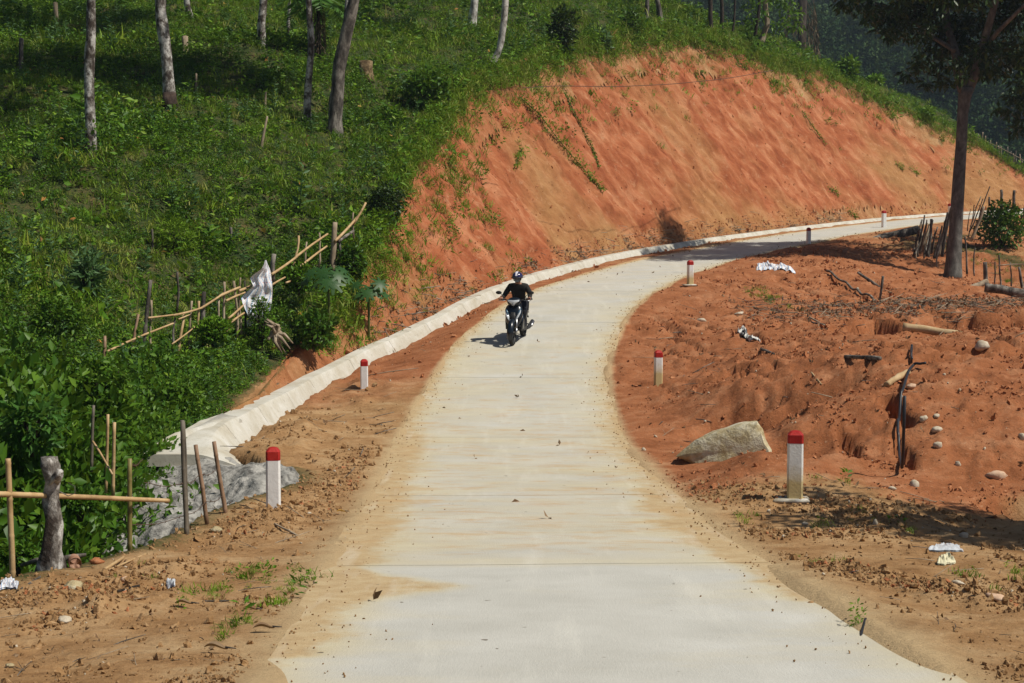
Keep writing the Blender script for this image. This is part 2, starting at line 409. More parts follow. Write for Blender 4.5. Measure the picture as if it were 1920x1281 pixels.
def mat_bank():
    m, nt, b = new_mat('cut_soil'); N = NT(nt)
    c = N.coord('UV'); cs = N.coord('UV', (1,.16,1)); cb = N.coord('UV', (1,.65,1))
    st = N.noise(cs, 3.6, 8, .82, 1.6); st2 = N.noise(cs, 16, 4, .7); big = N.noise(cb, .22, 4, .6, .6); mid = N.noise(cb, 1.1, 6, .65, .4); fine = N.noise(c, 9, 6, .72)
    a = N.ramp(mid, [(.36,(.24,.066,.027)),(.5,(.345,.112,.048)),(.64,(.45,.19,.095))])
    tn = N.ramp(mid, [(.3,(.28,.145,.055)),(.7,(.38,.225,.095))])
    f = N.math('ADD', big, N.math('MULTIPLY', N.attr('tan'), .27))
    base = N.mix(N.ramp(f, [(.54,G(0)),(.80,G(.75))]), a, tn)
    base = N.mix(N.ramp(st, [(.32,G(.35)),(.44,G(0)),(1,G(0))]), base, (.20,.066,.026))
    base = N.mix(N.ramp(st, [(.58,G(0)),(.76,G(.25))]), base, (.54,.29,.155))
    base = N.mix(N.ramp(N.noise(c, 2.3, 7, .75), [(.56,G(0)),(.70,G(.55))]), base, (.58,.34,.20))
    base = N.mix(N.ramp(fine, [(.2,G(.6)),(.42,G(0)),(1,G(0))]), base, (.17,.07,.03))
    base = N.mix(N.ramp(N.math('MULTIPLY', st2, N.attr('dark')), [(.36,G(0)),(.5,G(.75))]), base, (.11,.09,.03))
    nt.links.new(base, b.inputs['Base Color']); b.inputs['Roughness'].default_value = .95; b.inputs['Specular IOR Level'].default_value = .12
    h = N.math('ADD', N.math('MULTIPLY', st, .2), N.math('MULTIPLY', fine, .9)); N.bump(N.math('ADD', h, N.math('MULTIPLY', N.math('ADD', st2, N.noise(c, 2.6, 7, .75)), .45)), .8, .06, b)
    return m
def mat_concrete_road():
    m, nt, b = new_mat('concrete_paving'); N = NT(nt)
    c = N.coord(); cl = N.coord('Object', (.55,1.25,1)); cw = N.coord('Object', (2.2,.22,1))
    dirt = N.attr('dirt')
    base = N.ramp(N.noise(c, 1.2, 5, .6), [(.3,(.42,.41,.37)),(.7,(.51,.50,.46))])
    yel = N.ramp(N.noise(cl, 2.2, 5, .65), [(.35,(.46,.385,.24)),(.7,(.53,.475,.335))])
    d = N.math('ADD', dirt, N.math('MULTIPLY', N.math('SUBTRACT', N.noise(cl, 1.1, 5, .65), .5), 1.3), True)
    base = N.mix(N.ramp(d, [(.15,G(0)),(.75,G(.85))]), base, yel)
    tn = N.ramp(N.noise(c, 5, 6, .75), [(.3,(.34,.215,.10)),(.5,(.43,.30,.155)),(.7,(.50,.39,.23))])
    base = N.mix(N.ramp(N.math('ADD', dirt, N.math('MULTIPLY', N.math('SUBTRACT', N.noise(c, 2.2, 7, .8), .5), 1.5)), [(.62,G(0)),(1.0,G(.85))]), base, tn)
    cl2 = N.coord('Object', (1.0,2.2,1))
    base = N.mix(N.ramp(N.math('MULTIPLY', N.noise(cl2, 1.5, 7, .72), N.attr('blot')), [(.50,G(0)),(.68,G(.7))]), base, (.45,.285,.135))
    base = N.mix(N.ramp(N.noise(cw, 2.0, 4, .6), [(.55,G(0)),(.75,G(.28))]), base, (.66,.64,.57))
    base = N.mix(N.ramp(N.noise(c, 40, 4, .8), [(.22,G(.35)),(.42,G(0)),(1,G(0))]), base, (.22,.19,.14))
    base = N.mix(N.ramp(N.noise(c, 9, 2, .5), [(.0,G(.5)),(.235,G(.9)),(.25,G(0)),(1,G(0))]), base, (.10,.075,.05))
    nt.links.new(base, b.inputs['Base Color']); b.inputs['Roughness'].default_value = .85; b.inputs['Specular IOR Level'].default_value = .25
    N.bump(N.noise(N.coord('Object',(1,.25,1)), 60, 4, .8), .6, .006, b); return m
def mat_rough(name, c0, c1, c2, scale=3, bumpd=.02, spec=.2, dark=(.05,.04,.03), dk=.35, which='Object', stretch=(1,1,1), rough=.9, fs=18, lo=.3, hi=.7):
    m, nt, b = new_mat(name); N = NT(nt); c = N.coord(which, stretch)
    base = N.ramp(N.noise(c, scale, 6, .65, .3), [(lo,c0),(.5,c1),(hi,c2)])
    f = N.noise(c, fs, 5, .75)
    base = N.mix(N.ramp(f, [(dk-.1,G(.75)),(dk+.06,G(0)),(1,G(0))]), base, dark)
    nt.links.new(base, b.inputs['Base Color']); b.inputs['Roughness'].default_value = rough; b.inputs['Specular IOR Level'].default_value = spec
    N.bump(N.math('ADD', f, N.noise(c, scale*2, 5, .6)), .7, bumpd, b); return m
def mat_leaf(name, cols, trans=.35, rough=.45, vary=.5, spec=.3):
    m, nt, b = new_mat(name); N = NT(nt)
    oi = N.n('ShaderNodeObjectInfo'); g = N.n('ShaderNodeNewGeometry')
    f = N.math('ADD', N.math('MULTIPLY', oi.outputs['Random'], vary), N.math('MULTIPLY', g.outputs['Random Per Island'], 1-vary))
    k = len(cols); base = N.ramp(f, [(i/(k-1), cols[i]) for i in range(k)])
    nt.links.new(base, b.inputs['Base Color']); b.inputs['Roughness'].default_value = rough+.08; b.inputs['Specular IOR Level'].default_value = spec*.65
    tr = N.n('ShaderNodeBsdfTranslucent'); mx = N.n('ShaderNodeMixShader'); mx.inputs[0].default_value = trans
    N.l(N.mix(.5, base, (.16,.22,.02), 'MIX'), tr.inputs[0])
    out = [x for x in nt.nodes if x.type == 'OUTPUT_MATERIAL'][0]
    N.l(b.outputs[0], mx.inputs[1]); N.l(tr.outputs[0], mx.inputs[2]); N.l(mx.outputs[0], out.inputs[0]); return m
def mat_plain(name, col, rough=.5, spec=.5, metal=0.0, coat=0.0, var=.12, sc=12):
    m, nt, b = new_mat(name); N = NT(nt); c = N.coord()
    k = N.noise(c, sc, 4, .6)
    base = N.ramp(k, [(.3, tuple(v*(1-var) for v in col)), (.7, tuple(min(1, v*(1+var)) for v in col))])
    nt.links.new(base, b.inputs['Base Color']); b.inputs['Roughness'].default_value = rough; b.inputs['Metallic'].default_value = metal
    b.inputs['Specular IOR Level'].default_value = spec; b.inputs['Coat Weight'].default_value = coat; return m
M = {}
M['soil'] = mat_ground(); M['bank'] = mat_bank(); M['road'] = mat_concrete_road()
M['kerb'] = mat_rough('kerb_concrete', (.40,.36,.28), (.49,.465,.40), (.58,.565,.52), 1.6, .006, dark=(.17,.14,.10), dk=.36, fs=14, lo=.3, hi=.7)
M['apron'] = mat_rough('rough_masonry', (.20,.19,.175), (.31,.30,.275), (.44,.42,.385), 2.2, .06, dark=(.025,.023,.022), dk=.47, fs=5)
M['bark'] = mat_rough('pale_bark', (.055,.042,.034), (.20,.18,.16), (.52,.50,.47), 4.5, .03, dark=(.035,.025,.02), dk=.44, stretch=(1,1,.7), fs=11, lo=.42, hi=.57)
M['bark_white'] = mat_rough('white_bark', (.20,.18,.155), (.42,.40,.37), (.64,.62,.58), 5, .015, dark=(.10,.08,.06), dk=.38, stretch=(1,1,.6), lo=.4, hi=.6)
M['bark_dark'] = mat_rough('dark_bark', (.02,.015,.012), (.042,.032,.025), (.085,.068,.052), 5, .03, dark=(.012,.01,.008), dk=.38, stretch=(1,1,.4))
M['bark_band'] = mat_rough('burnt_band', (.02,.014,.012), (.05,.034,.027), (.10,.07,.055), 6, .02)
M['wood'] = mat_rough('weathered_wood', (.16,.12,.085), (.30,.235,.165), (.44,.36,.27), 6, .01, dark=(.05,.035,.025), stretch=(1,1,.3))
M['wood_grey'] = mat_rough('grey_wood', (.05,.043,.037), (.12,.105,.09), (.25,.225,.195), 5, .02, dark=(.02,.017,.014), dk=.42, stretch=(1,1,.4), lo=.4, hi=.6)
M['log_tan'] = mat_rough('peeled_log', (.28,.18,.09), (.44,.31,.17), (.55,.42,.26), 3, .01, dark=(.10,.06,.03), dk=.3)
M['bamboo_tan'] = mat_rough('dry_bamboo', (.30,.19,.09), (.44,.29,.14), (.55,.40,.22), 4, .003, dark=(.16,.09,.04), dk=.3, spec=.4, rough=.55)
M['bamboo_green'] = mat_rough('old_green_bamboo', (.10,.085,.025), (.19,.155,.05), (.29,.23,.085), 4, .003, dark=(.06,.05,.02), dk=.3, spec=.4, rough=.55)
M['bamboo_red'] = mat_rough('reddish_bamboo', (.15,.085,.05), (.25,.15,.09), (.34,.22,.15), 4, .003, dark=(.07,.04,.025), dk=.3, spec=.35, rough=.6)
M['bamboo_grey'] = mat_rough('grey_bamboo', (.065,.055,.045), (.13,.11,.085), (.20,.17,.13), 4, .003, dark=(.03,.025,.02), dk=.3, spec=.35, rough=.6)
M['wire'] = mat_plain('rusty_wire', (.09,.055,.04), .7, .3)
M['stone'] = mat_rough('pale_stone', (.34,.27,.18), (.50,.43,.33), (.64,.58,.48), 6, .01, dark=(.3,.17,.09), dk=.34)
M['stone_y'] = mat_rough('yellow_stone', (.30,.215,.10), (.44,.37,.225), (.55,.50,.37), 3.0, .05, dark=(.20,.14,.07), dk=.38, fs=9, lo=.38, hi=.6)
M['stone_p'] = mat_rough('pinkish_stone', (.42,.26,.17), (.56,.38,.26), (.66,.50,.38), 5, .01, dark=(.3,.13,.07), dk=.32)
M['black'] = mat_plain('black_hose', (.018,.019,.025), .45, .4)
# ================================================================== SETTING
# ---- terrain sheet
def build_terrain():
    ys = []; y = -13.0
    while y < 132: ys.append(y); y += max(.045, .0052*max(y, 0)) if y > 5 else .35
    ys = np.array(ys)
    u = np.concatenate([np.linspace(-1.15, -.42, 60)[:-1], np.linspace(-.42, .42, 430), np.linspace(.42, 1.15, 60)[1:]])
    Y = np.repeat(ys[:,None], len(u), 1); X = u[None,:]*(Y*.92+14)*.86
    s, t = road_st(X, Y); Z = height(X, Y)
    a = -t
    ko = kerb_off(s)
    # soil masks
    red = np.interp(s, [0,14,22,27,34,45,60,75,100], [.15,.15,.2,.75,.85,.6,.55,.5,.45])
    redL = np.interp(s, [0,12,22,28,33,45,60], [.1,.12,.05,.45,.85,.75,.5])
    rmask = np.where(t > 0, .18+.72*sstep(16.3, 18.5, s+.12*(t-4)+.8*fbm(X*.8,Y*.8,o=3,seed=77)), redL)
    rmask = np.where((t > 1.6) & (s > 24), np.maximum(rmask, .88), rmask)
    rmask = np.where((t > 0) & (s > 62), .6, rmask)
    up, dn = bank_raw(s, a)
    hill = HILL(X, Y)
    green = np.where(t < 0, sstep(-.15, .5, (a-ko-.2)*.35 + np.where(s < 20, .3, 0)), 0.0)
    inbank = (t < 0) & (s > 21.5) & (a > ko) & (up < hill+.25)
    green = np.where(inbank, .0, green)
    # far right: scrubby ground behind the fence
    gr = sstep(11, 17, X-.0*Y)*sstep(30, 50, Y)*sstep(-.1, .5, fbm(X*.5,Y*.5,o=3,seed=6))*.6
    green = np.maximum(green, np.where(t > 3, gr, 0))
    dust = np.exp(-np.maximum(np.abs(t)-1.75,0)/np.interp(s,[0,15,25,40],[.5,.4,.13,.07]))*.95
    dust = np.where(-a > 4, 0, dust)
    nr, nc = X.shape
    F = grid_faces(nr, nc)
    def fa(A): return A.ravel()[F].mean(1)
    sF, aF, tF = fa(s), fa(a), fa(t)
    d = aF-fa(ko); bankF = (tF < 0) & (sF > 23.5) & (sF < 104) & (d > .8) & (fa(up) < fa(hill)-1.2) & (fa(np.abs(Z-up)) < .6)
    roadF = (np.abs(tF) < 1.0) & (sF < 105)
    hillF = (tF < 0) & (d > .35) & ~bankF
    V = np.stack([X, Y, Z], -1).reshape(-1, 3)
    def part(name, mask):
        f = F[mask]; used, inv = np.unique(f, return_inverse=True); f = inv.reshape(-1, 4)
        me = np_mesh(name, V[used], f, M['soil'], attrs={'red': rmask.ravel()[used], 'green': green.ravel()[used], 'dust': dust.ravel()[used]})
        o = link(bpy.data.objects.new(name, me)); return o
    rightF = tF > 0
    tag(part('hillside', hillF), 'steep hillside of green undergrowth left of the road', kind='structure')
    tag(part('ground', ~hillF & ~bankF & ~roadF & ~rightF), 'tan and reddish earth shoulder left of the road', kind='structure')
    tag(part('spoil_slope', rightF & ~roadF), 'eroded red earth slope and tan shoulder right of the road', kind='structure')
build_terrain()

# ---- cut bank
BS = np.concatenate([np.arange(24, 80, .075), np.arange(80, 106, .15)])
def build_bank():
    ko = kerb_off(BS)+.42; tx, ty = rtan(BS)
    zt = rz(BS)+sh_drop(BS)+kerb_h(BS)-.06
    dd = np.linspace(0, 9, 181); hit = np.zeros(len(BS))
    # march up until the hill is met
    X = rx(BS)[:,None]-ty[:,None]*(ko[:,None]+dd[None]); Yy = BS[:,None]+tx[:,None]*(ko[:,None]+dd[None])
    Zb = zt[:,None]+BSL*dd[None]; Zh = HILL(X, Yy)
    for i in range(len(BS)):
        k = np.where(Zb[i] > Zh[i]+.02)[0]; hit[i] = dd[k[0]] if len(k) else 9
    hit = np.clip(_smooth(hit, 41), .05, 9)
    NV = 104; v = np.linspace(-.06, 1.05, NV)
    D = hit[:,None]*v[None]
    hh = BSL*D
    X = rx(BS)[:,None]-ty[:,None]*(ko[:,None]+D); Yy = BS[:,None]+tx[:,None]*(ko[:,None]+D); Z = zt[:,None]+hh
    S = np.repeat(BS[:,None], NV, 1); Vd = D*2.0
    # relief: grooves along the fall line, lumps, notches near the top
    n = np.array([.868, .868, .5])
    edge = np.minimum(1, np.minimum(v+.06, 1.05-v)*12)[None]
    SS = S+.42*Vd
    g = .13*fbm(SS*.5, Vd*.12, o=3, seed=120) + .015*ridged(SS*1.5, Vd*.16, o=3, seed=121) + .04*fbm(S*4+Vd*.8, Vd*1.9, o=4, seed=122) + .07*fbm(S*1.6, Vd*1.6, o=4, seed=123)
    cut = -.08*sstep(.78, .93, ridged(SS*.9+.4*vn(S*.5,Vd*.5,seed=3), Vd*.05, o=1, seed=124))*sstep(.15,.6,vn(S*.35,Vd*.25,seed=125))
    g = (g+cut)*edge
    X = X + g*ty[:,None]*.87; Yy = Yy - g*tx[:,None]*.87; Z = Z + g*.5
    V = np.stack([X, Yy, Z], -1).reshape(-1, 3)
    tan = 1.0*sstep(76, 92, S)+.9*np.exp(-((S-60-.0*Vd)/4)**2)*sstep(5,1,Vd)*0 + .8*np.exp(-((S-52+.35*Vd)/2.2)**2)*(1-sstep(4,8,Vd)) + .8*np.exp(-((S-66+.3*Vd)/3)**2)*(1-sstep(4,9,Vd)) + .5*sstep(1.6,.2,Vd)
    tan = tan + .3*(1-sstep(33, 40, S))
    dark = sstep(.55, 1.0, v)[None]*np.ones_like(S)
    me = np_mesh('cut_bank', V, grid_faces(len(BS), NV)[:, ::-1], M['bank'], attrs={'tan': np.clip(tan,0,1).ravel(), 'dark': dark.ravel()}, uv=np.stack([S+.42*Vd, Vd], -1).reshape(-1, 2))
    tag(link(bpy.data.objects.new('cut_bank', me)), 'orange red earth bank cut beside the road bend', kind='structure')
    return V.reshape(len(BS), NV, 3), hit
BANK, BHIT = build_bank()

# ---- road: sub-base with slabs between joints
JOINTS = [-13.6, -6.2, -0.2, 5.9, 12.1, 17.4, 23.6, 30.1, 36.6, 42.6, 48.6, 54.4, 60, 65.4, 70.6, 75.6, 80.4, 85, 89.4, 93.6, 97.6, 101.4, 105]
def build_road():
    ss = np.arange(-13.6, 105, .5); V = []
    for w, z in ((-1.72,-.2),(1.72,-.2),(1.72,-.05),(-1.72,-.05)):
        X, Y = rpoint(ss, w); V.append(np.stack([X, Y, rz(ss)+z], -1))
    V = np.stack(V, 1); n = len(ss)
    road = link(bpy.data.objects.new('road', np_mesh('road', V.reshape(-1,3), grid_faces(n, 4, True), M['apron'])))
    tag(road, 'pale concrete road bending to the right below the bank', kind='structure')
    for k in range(len(JOINTS)-1):
        s0, s1 = JOINTS[k]+.009, JOINTS[k+1]-.009
        ns = max(14, int((s1-s0)/.12)); s = np.linspace(s0, s1, ns); t = np.concatenate([[-1.75], np.linspace(-1.74, 1.74, 33), [1.75]])
        T = np.repeat(t[None], ns, 0); S = np.repeat(s[:,None], 35, 1)
        wob = .05*fbm(S*.6, T*0+np.sign(T)*7, o=4, seed=140)*(np.abs(T) > 1.7)
        X, Y = rpoint(S, T+wob)
        edge = np.minimum(np.minimum(s-s0, s1-s)/.02, 1)
        Z = rz(S) - .006*(1-edge)[:,None] + .004*fbm(X*.5, Y*.5, o=2, seed=141)
        Vt = np.stack([X, Y, Z], -1).reshape(-1, 3)
        # skirt
        idx = np.concatenate([np.arange(0, 35), np.arange(1, ns)*35+34, (ns-1)*35+np.arange(33, -1, -1), np.arange(ns-2, 0, -1)*35])
        sk = Vt[idx]-np.array([0,0,.17]); m = len(idx); b = len(Vt)
        Fs = np.array([[idx[i], b+i, b+(i+1)%m, idx[(i+1)%m]] for i in range(m)])
        # dirt washed over the paving
        ed = 1.75-np.abs(T)
        base = np.interp(S, [0,8,11.9,12.2,17,24,30,36,45,60], [.05,.04,.1,.38,.42,.42,.34,.30,.22,.15])
        dirt = base + .55*np.exp(-ed/.22) + .25*np.exp(-ed/.6)
        # fan of sand on the left below the near joint
        f1 = .8*sstep(0, .5, (-T-.35-1.5*np.abs(S-10.95)/1.5+.08*fbm(X*4,Y*4,o=3,seed=9)) )*(np.abs(S-10.95) < 1.6)
        f1 = np.maximum(f1, .62*sstep(-.2,.5, -T-1.25+.12*fbm(X*2,Y*2,o=3,seed=19))*(S > 8.3)*(S < 24))
        f1 = np.maximum(f1, .62*sstep(-.1,.5, T-1.1-.25*(S-15)**2/16+.2*fbm(X*2,Y*2,o=3,seed=29))*(S > 10)*(S < 18))
        dirt = np.clip(dirt + .9*f1, 0, 1.3)
        blot = np.interp(S, [0,8,12,13,20,34,40], [.55,.6,.75,1,1,.9,.7])
        at_ = {'dirt': np.concatenate([dirt.ravel(), dirt.ravel()[idx]]), 'blot': np.concatenate([blot.ravel(), blot.ravel()[idx]])}
        me = np_mesh('slab', np.concatenate([Vt, sk]), [grid_faces(ns, 35)[:, ::-1], Fs], M['road'], attrs=at_)
        try: me.set_sharp_from_angle(angle=math.radians(40))
        except Exception: pass
        link(bpy.data.objects.new('slab', me), road)
build_road()

# ---- concrete gutter kerb along the toe of the bank, cast in lengths
def build_kerb():
    root = empty('gutter_kerb', (*rpoint(30., -3.9), rz(30.)-.2), 'long whitewashed concrete gutter kerb along the foot of the red bank', 'kerb')
    inv = np.array(root.location)
    s = 20.6; k = 0
    while s < 100:
        ln = 2.0+.7*((k*37)%10)/10 if s < 45 else 2.2
        s1 = s+ln; ns = max(4, int(ln/.09)); ss = np.linspace(s, s1-.012, ns)
        jit = 0.0
        prof = np.array([(-.16,-.30),(-.05,-.04),(.03,.11),(.11,.26),(.165,.36),(.19,.382),(.32,.39),(.56,.39),(.60,.36),(.66,.22),(.68,-.3)])
        big = np.interp(ss, [20.6,22,24,27,31,40,60,100], [1.45,1.25,.95,.72,.64,.62,.58,.5])
        hsc = kerb_h(ss)/.39*(.25+.75*sstep(20.4, 23.2, ss))
        ko = kerb_off(np.maximum(ss, 21.4))+.0
        z0 = rz(ss)+sh_drop(ss); V = []
        for d, z in prof:
            X, Y = rpoint(ss, -(ko+d*big)); n = fbm(X*1.1, Y*1.1, z*3, o=5, seed=150)*.75
            V.append(np.stack([X, Y, z0+z*hsc*np.where(z > 0, 1, 1)+(.035*n*np.interp(ss,[23,27],[.6,.08])+jit)*(z > 0)], -1)-inv)
        V = np.stack(V, 1); m = len(prof)
        caps = np.array([list(range(m))[::-1], [(ns-1)*m+i for i in range(m)]])
        me = np_mesh('kerb_block', V.reshape(-1,3), [grid_faces(ns, m), caps], M['kerb'])
        try: me.set_sharp_from_angle(angle=math.radians(24))
        except Exception: pass
        link(bpy.data.objects.new('kerb_block', me), root)
        s = s1; k += 1
build_kerb()

# ---- masonry apron where the gutter drops into the gully
def build_apron():
    root = empty('stone_apron', at(300, 900, 19.5), 'rough grey masonry apron spilling from the end of the white kerb into the gully', 'apron')
    o = np.array(root.location)
    top = [at(215,880,20.8), at(258,866,21.4), at(330,838,22.2), at(400,852,21.2), at(480,868,20.2), at(545,880,19.4), at(600,905,18.6)]
    bot = [at(120,1100,17.2), at(200,1085,17.0), at(290,1065,16.8), at(370,1045,16.9), at(430,1005,17.2), at(520,960,17.4), at(600,930,17.8)]
    top, bot = np.array(top), np.array(bot); uu = np.linspace(0, 1, 110)
    T = np.stack([np.interp(uu, np.linspace(0,1,7), top[:,i]) for i in range(3)], -1)
    B = np.stack([np.interp(uu, np.linspace(0,1,7), bot[:,i]) for i in range(3)], -1)
    for i in range(3): T[:,i] = _smooth(T[:,i], 17); B[:,i] = _smooth(B[:,i], 17)
    v = np.linspace(0, 1, 80)[:,None,None]
    P = T[None]*(1-v)+B[None]*v; P[...,2] += .16*np.sin(v[...,0]*math.pi)
    rg = np.random.RandomState(4); cc = P.reshape(-1,3)[rg.randint(0, P[...,0].size, 260)]; dq = np.sqrt(((P.reshape(-1,1,3)-cc[None])**2).sum(-1)); dq.sort(1); cell = (dq[:,1]-dq[:,0]).reshape(P.shape[:2]); st_ = sstep(0,.11,cell)*.028
    n = fbm(P[...,0]*2.2, P[...,1]*2.2, P[...,2]*2.2, o=4, seed=160); pit = sstep(.35, .8, ridged(P[...,0]*3.2, P[...,1]*3.2, P[...,2]*3, o=2, seed=161)-.35)
    P[...,2] += .10*n-.05*pit+st_*.8; P[...,1] -= .07*n+st_*.8; ee = sstep(.86,1.0,uu)[None]; P[...,2] -= .45*ee; P[...,1] += .3*ee
    # skirt behind
    S0 = P[0]-np.array([0,-.15,.8]); P = np.concatenate([S0[None], P]); S1 = P[-1]-np.array([0,.0,.6]); P = np.concatenate([P, S1[None]])
    me = np_mesh('apron_face', (P-o).reshape(-1,3), grid_faces(82, 110)[:, ::-1], M['apron'])
    link(bpy.data.objects.new('apron_face', me), root)
    # the smooth whitewashed lip
    mb = MB()
    pts = [at(228,905,20.6), at(262,876,21.0), at(330,850,21.6), at(395,828,22.4), at(430,800,23.6)]
    mb.tube(pts, [.16,.22,.26,.25,.2], 12, noise=.25, seed=3)
    L = mb.obj('apron_lip', M['kerb'], root); L.location = tuple(-o)
build_apron()

# ---- scatter system (geometry nodes on a cloud of points)
def leaf_strip(P0, P1, side, w, fold=.25, mid=.45):
    """one leaf per row: base P0, tip P1, side vector, width"""
    n = len(P0); up = np.cross(side, P1-P0); up /= np.linalg.norm(up, axis=1)[:,None]+1e-9
    Mx = P0*(1-mid)+P1*mid; L = Mx+side*w[:,None]/2+up*(w*fold)[:,None]; R = Mx-side*w[:,None]/2+up*(w*fold)[:,None]
    V = np.stack([P0, L, P1, R], 1).reshape(-1, 3); b = np.arange(n)[:,None]*4
    return V, np.concatenate([b+np.array([[0,3,2]]), b+np.array([[0,2,1]])])
def rdir(n, rng, up=0.0):
    d = rng.normal(size=(n,3)); d[:,2] += up; return d/np.linalg.norm(d, axis=1)[:,None]
def leaves_at(C, dirs, ln, asp, rng, droop=0.0, mb=None):
    mb = mb or MB(); n = len(C); ln = np.zeros(n)+ln
    d = dirs.copy(); d[:,2] -= droop; d /= np.linalg.norm(d, axis=1)[:,None]
    side = np.cross(d, rdir(n, rng, .0)+np.array([0,0,.8])); side /= np.linalg.norm(side, axis=1)[:,None]+1e-9
    V, F = leaf_strip(C, C+d*ln[:,None], side, ln*asp)
    return mb.add(V, F)
def make_grass(rng, n=26, h=.28, spread=.12, lean=.6):
    mb = MB(); c = np.zeros((n,3)); c[:,:2] = rng.normal(size=(n,2))*spread
    d = rdir(n, rng, 1.0/lean); d[:,2] = np.abs(d[:,2]); ln = h*rng.uniform(.5,1.1,n)
    mid = c+d*ln[:,None]*.55; d2 = d.copy(); d2[:,2] *= .35; d2 /= np.linalg.norm(d2,axis=1)[:,None]; tip = mid+d2*ln[:,None]*.5
    side = np.cross(d, [0,0,1.]); side /= np.linalg.norm(side,axis=1)[:,None]+1e-6; w = .014+.008*rng.rand(n)
    V = np.stack([c-side*w[:,None]/2, c+side*w[:,None]/2, mid+side*w[:,None]/2, mid-side*w[:,None]/2, tip], 1).reshape(-1,3); b = np.arange(n)[:,None]*5
    return mb.add(V, [b+np.array([[0,1,2,3]]), b+np.array([[3,2,4]])])
def make_weed(rng, h=.35, n=18, ll=.11, asp=.5):
    mb = MB(); z = rng.rand(n)**.8*h; an = rng.rand(n)*6.28; r = .03+.25*h*rng.rand(n)*(1-z/h*.5)
    C = np.stack([np.cos(an)*r*.4, np.sin(an)*r*.4, z], -1); d = np.stack([np.cos(an), np.sin(an), .25+.5*rng.rand(n)], -1)
    d /= np.linalg.norm(d,axis=1)[:,None]; leaves_at(C+d*r[:,None]*.5, d, ll*rng.uniform(.6,1.2,n), asp, rng, .15, mb); return mb
def make_bush(rng, r=.5, n=420, ll=.075, h=.8, asp=.55):
    mb = MB(); d = rdir(n, rng, .35); d[:,2] = np.abs(d[:,2])
    lob = 1+.3*vn(d[:,0]*2.2+r*9, d[:,1]*2.2, d[:,2]*2.2, seed=int(r*100))
    R = r*(rng.rand(n)**.35)*lob; C = d*R[:,None]; C[:,2] *= h/r
    leaves_at(C, rdir(n, rng, .3)*.6+d*.7, ll*rng.uniform(.6,1.3,n), asp, rng, .1, mb); return mb
def make_sprig(rng, h=.7, ll=.17):
    """upright plant with lance leaves"""
    mb = MB(); n = 24; z = np.linspace(.12, 1, n)*h; an = np.arange(n)*2.4+rng.rand()*6
    mb.tube([(0,0,0),(.02,.01,h*.5),(.03,.03,h)], [.008,.006,.002], 4)
    C = np.stack([.03*z/h, .02*z/h, z], -1); d = np.stack([np.cos(an), np.sin(an), .5+0*an], -1); d /= np.linalg.norm(d,axis=1)[:,None]
    leaves_at(C, d, ll*(1.1-.5*z/h)*rng.uniform(.8,1.2,n), .3, rng, .1, mb); return mb
def vine_leaf(rng):
    mb = MB(); n = 10; C = rng.normal(size=(n,3))*[.22,.22,.05]; C[:,2] = np.abs(C[:,2])+.05
    leaves_at(C, rdir(n,rng,.6), .13, .85, rng, 0, mb); return mb
greens = [(.02,.06,.004),(.05,.13,.007),(.095,.21,.011),(.16,.29,.019),(.24,.34,.035)]
M['grass'] = mat_leaf('grass_blades', [(.05,.12,.005),(.11,.215,.009),(.175,.29,.016),(.30,.30,.05)], .3, .5, .6)
M['weed'] = mat_leaf('weed_leaves', greens, .3, .42, .45)
M['bush'] = mat_leaf('bush_leaves', [(.018,.06,.006),(.045,.12,.009),(.085,.185,.013),(.15,.26,.022)], .3, .38, .35, .4)
M['lance'] = mat_leaf('lance_leaves', [(.04,.10,.03),(.07,.15,.05),(.12,.21,.08)], .25, .4, .5)
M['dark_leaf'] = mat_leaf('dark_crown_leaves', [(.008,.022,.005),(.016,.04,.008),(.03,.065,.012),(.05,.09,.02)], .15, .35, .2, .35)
M['far_leaf'] = mat_leaf('forest_leaves', [(.010,.028,.010),(.02,.05,.016),(.04,.08,.024),(.075,.11,.035)], .1, .7, .6, .1)  # shade on the far slope is put into these dark leaf colours
M['yellow'] = mat_leaf('yellow_leaves', [(.42,.26,.03),(.55,.38,.08),(.48,.20,.05),(.62,.50,.22)], .2, .5, .5)
M['brown_leaf'] = mat_leaf('dry_leaves', [(.10,.055,.025),(.17,.10,.055),(.26,.18,.11),(.36,.28,.19)], .05, .7, .5, .15)
M['frond'] = mat_leaf('dead_fronds', [(.05,.035,.022),(.11,.08,.05),(.20,.15,.095)], .05, .8, .5, .1)
M['banana'] = mat_leaf('broad_leaves', [(.04,.12,.015),(.07,.18,.03),(.11,.24,.045)], .4, .35, .5, .4)

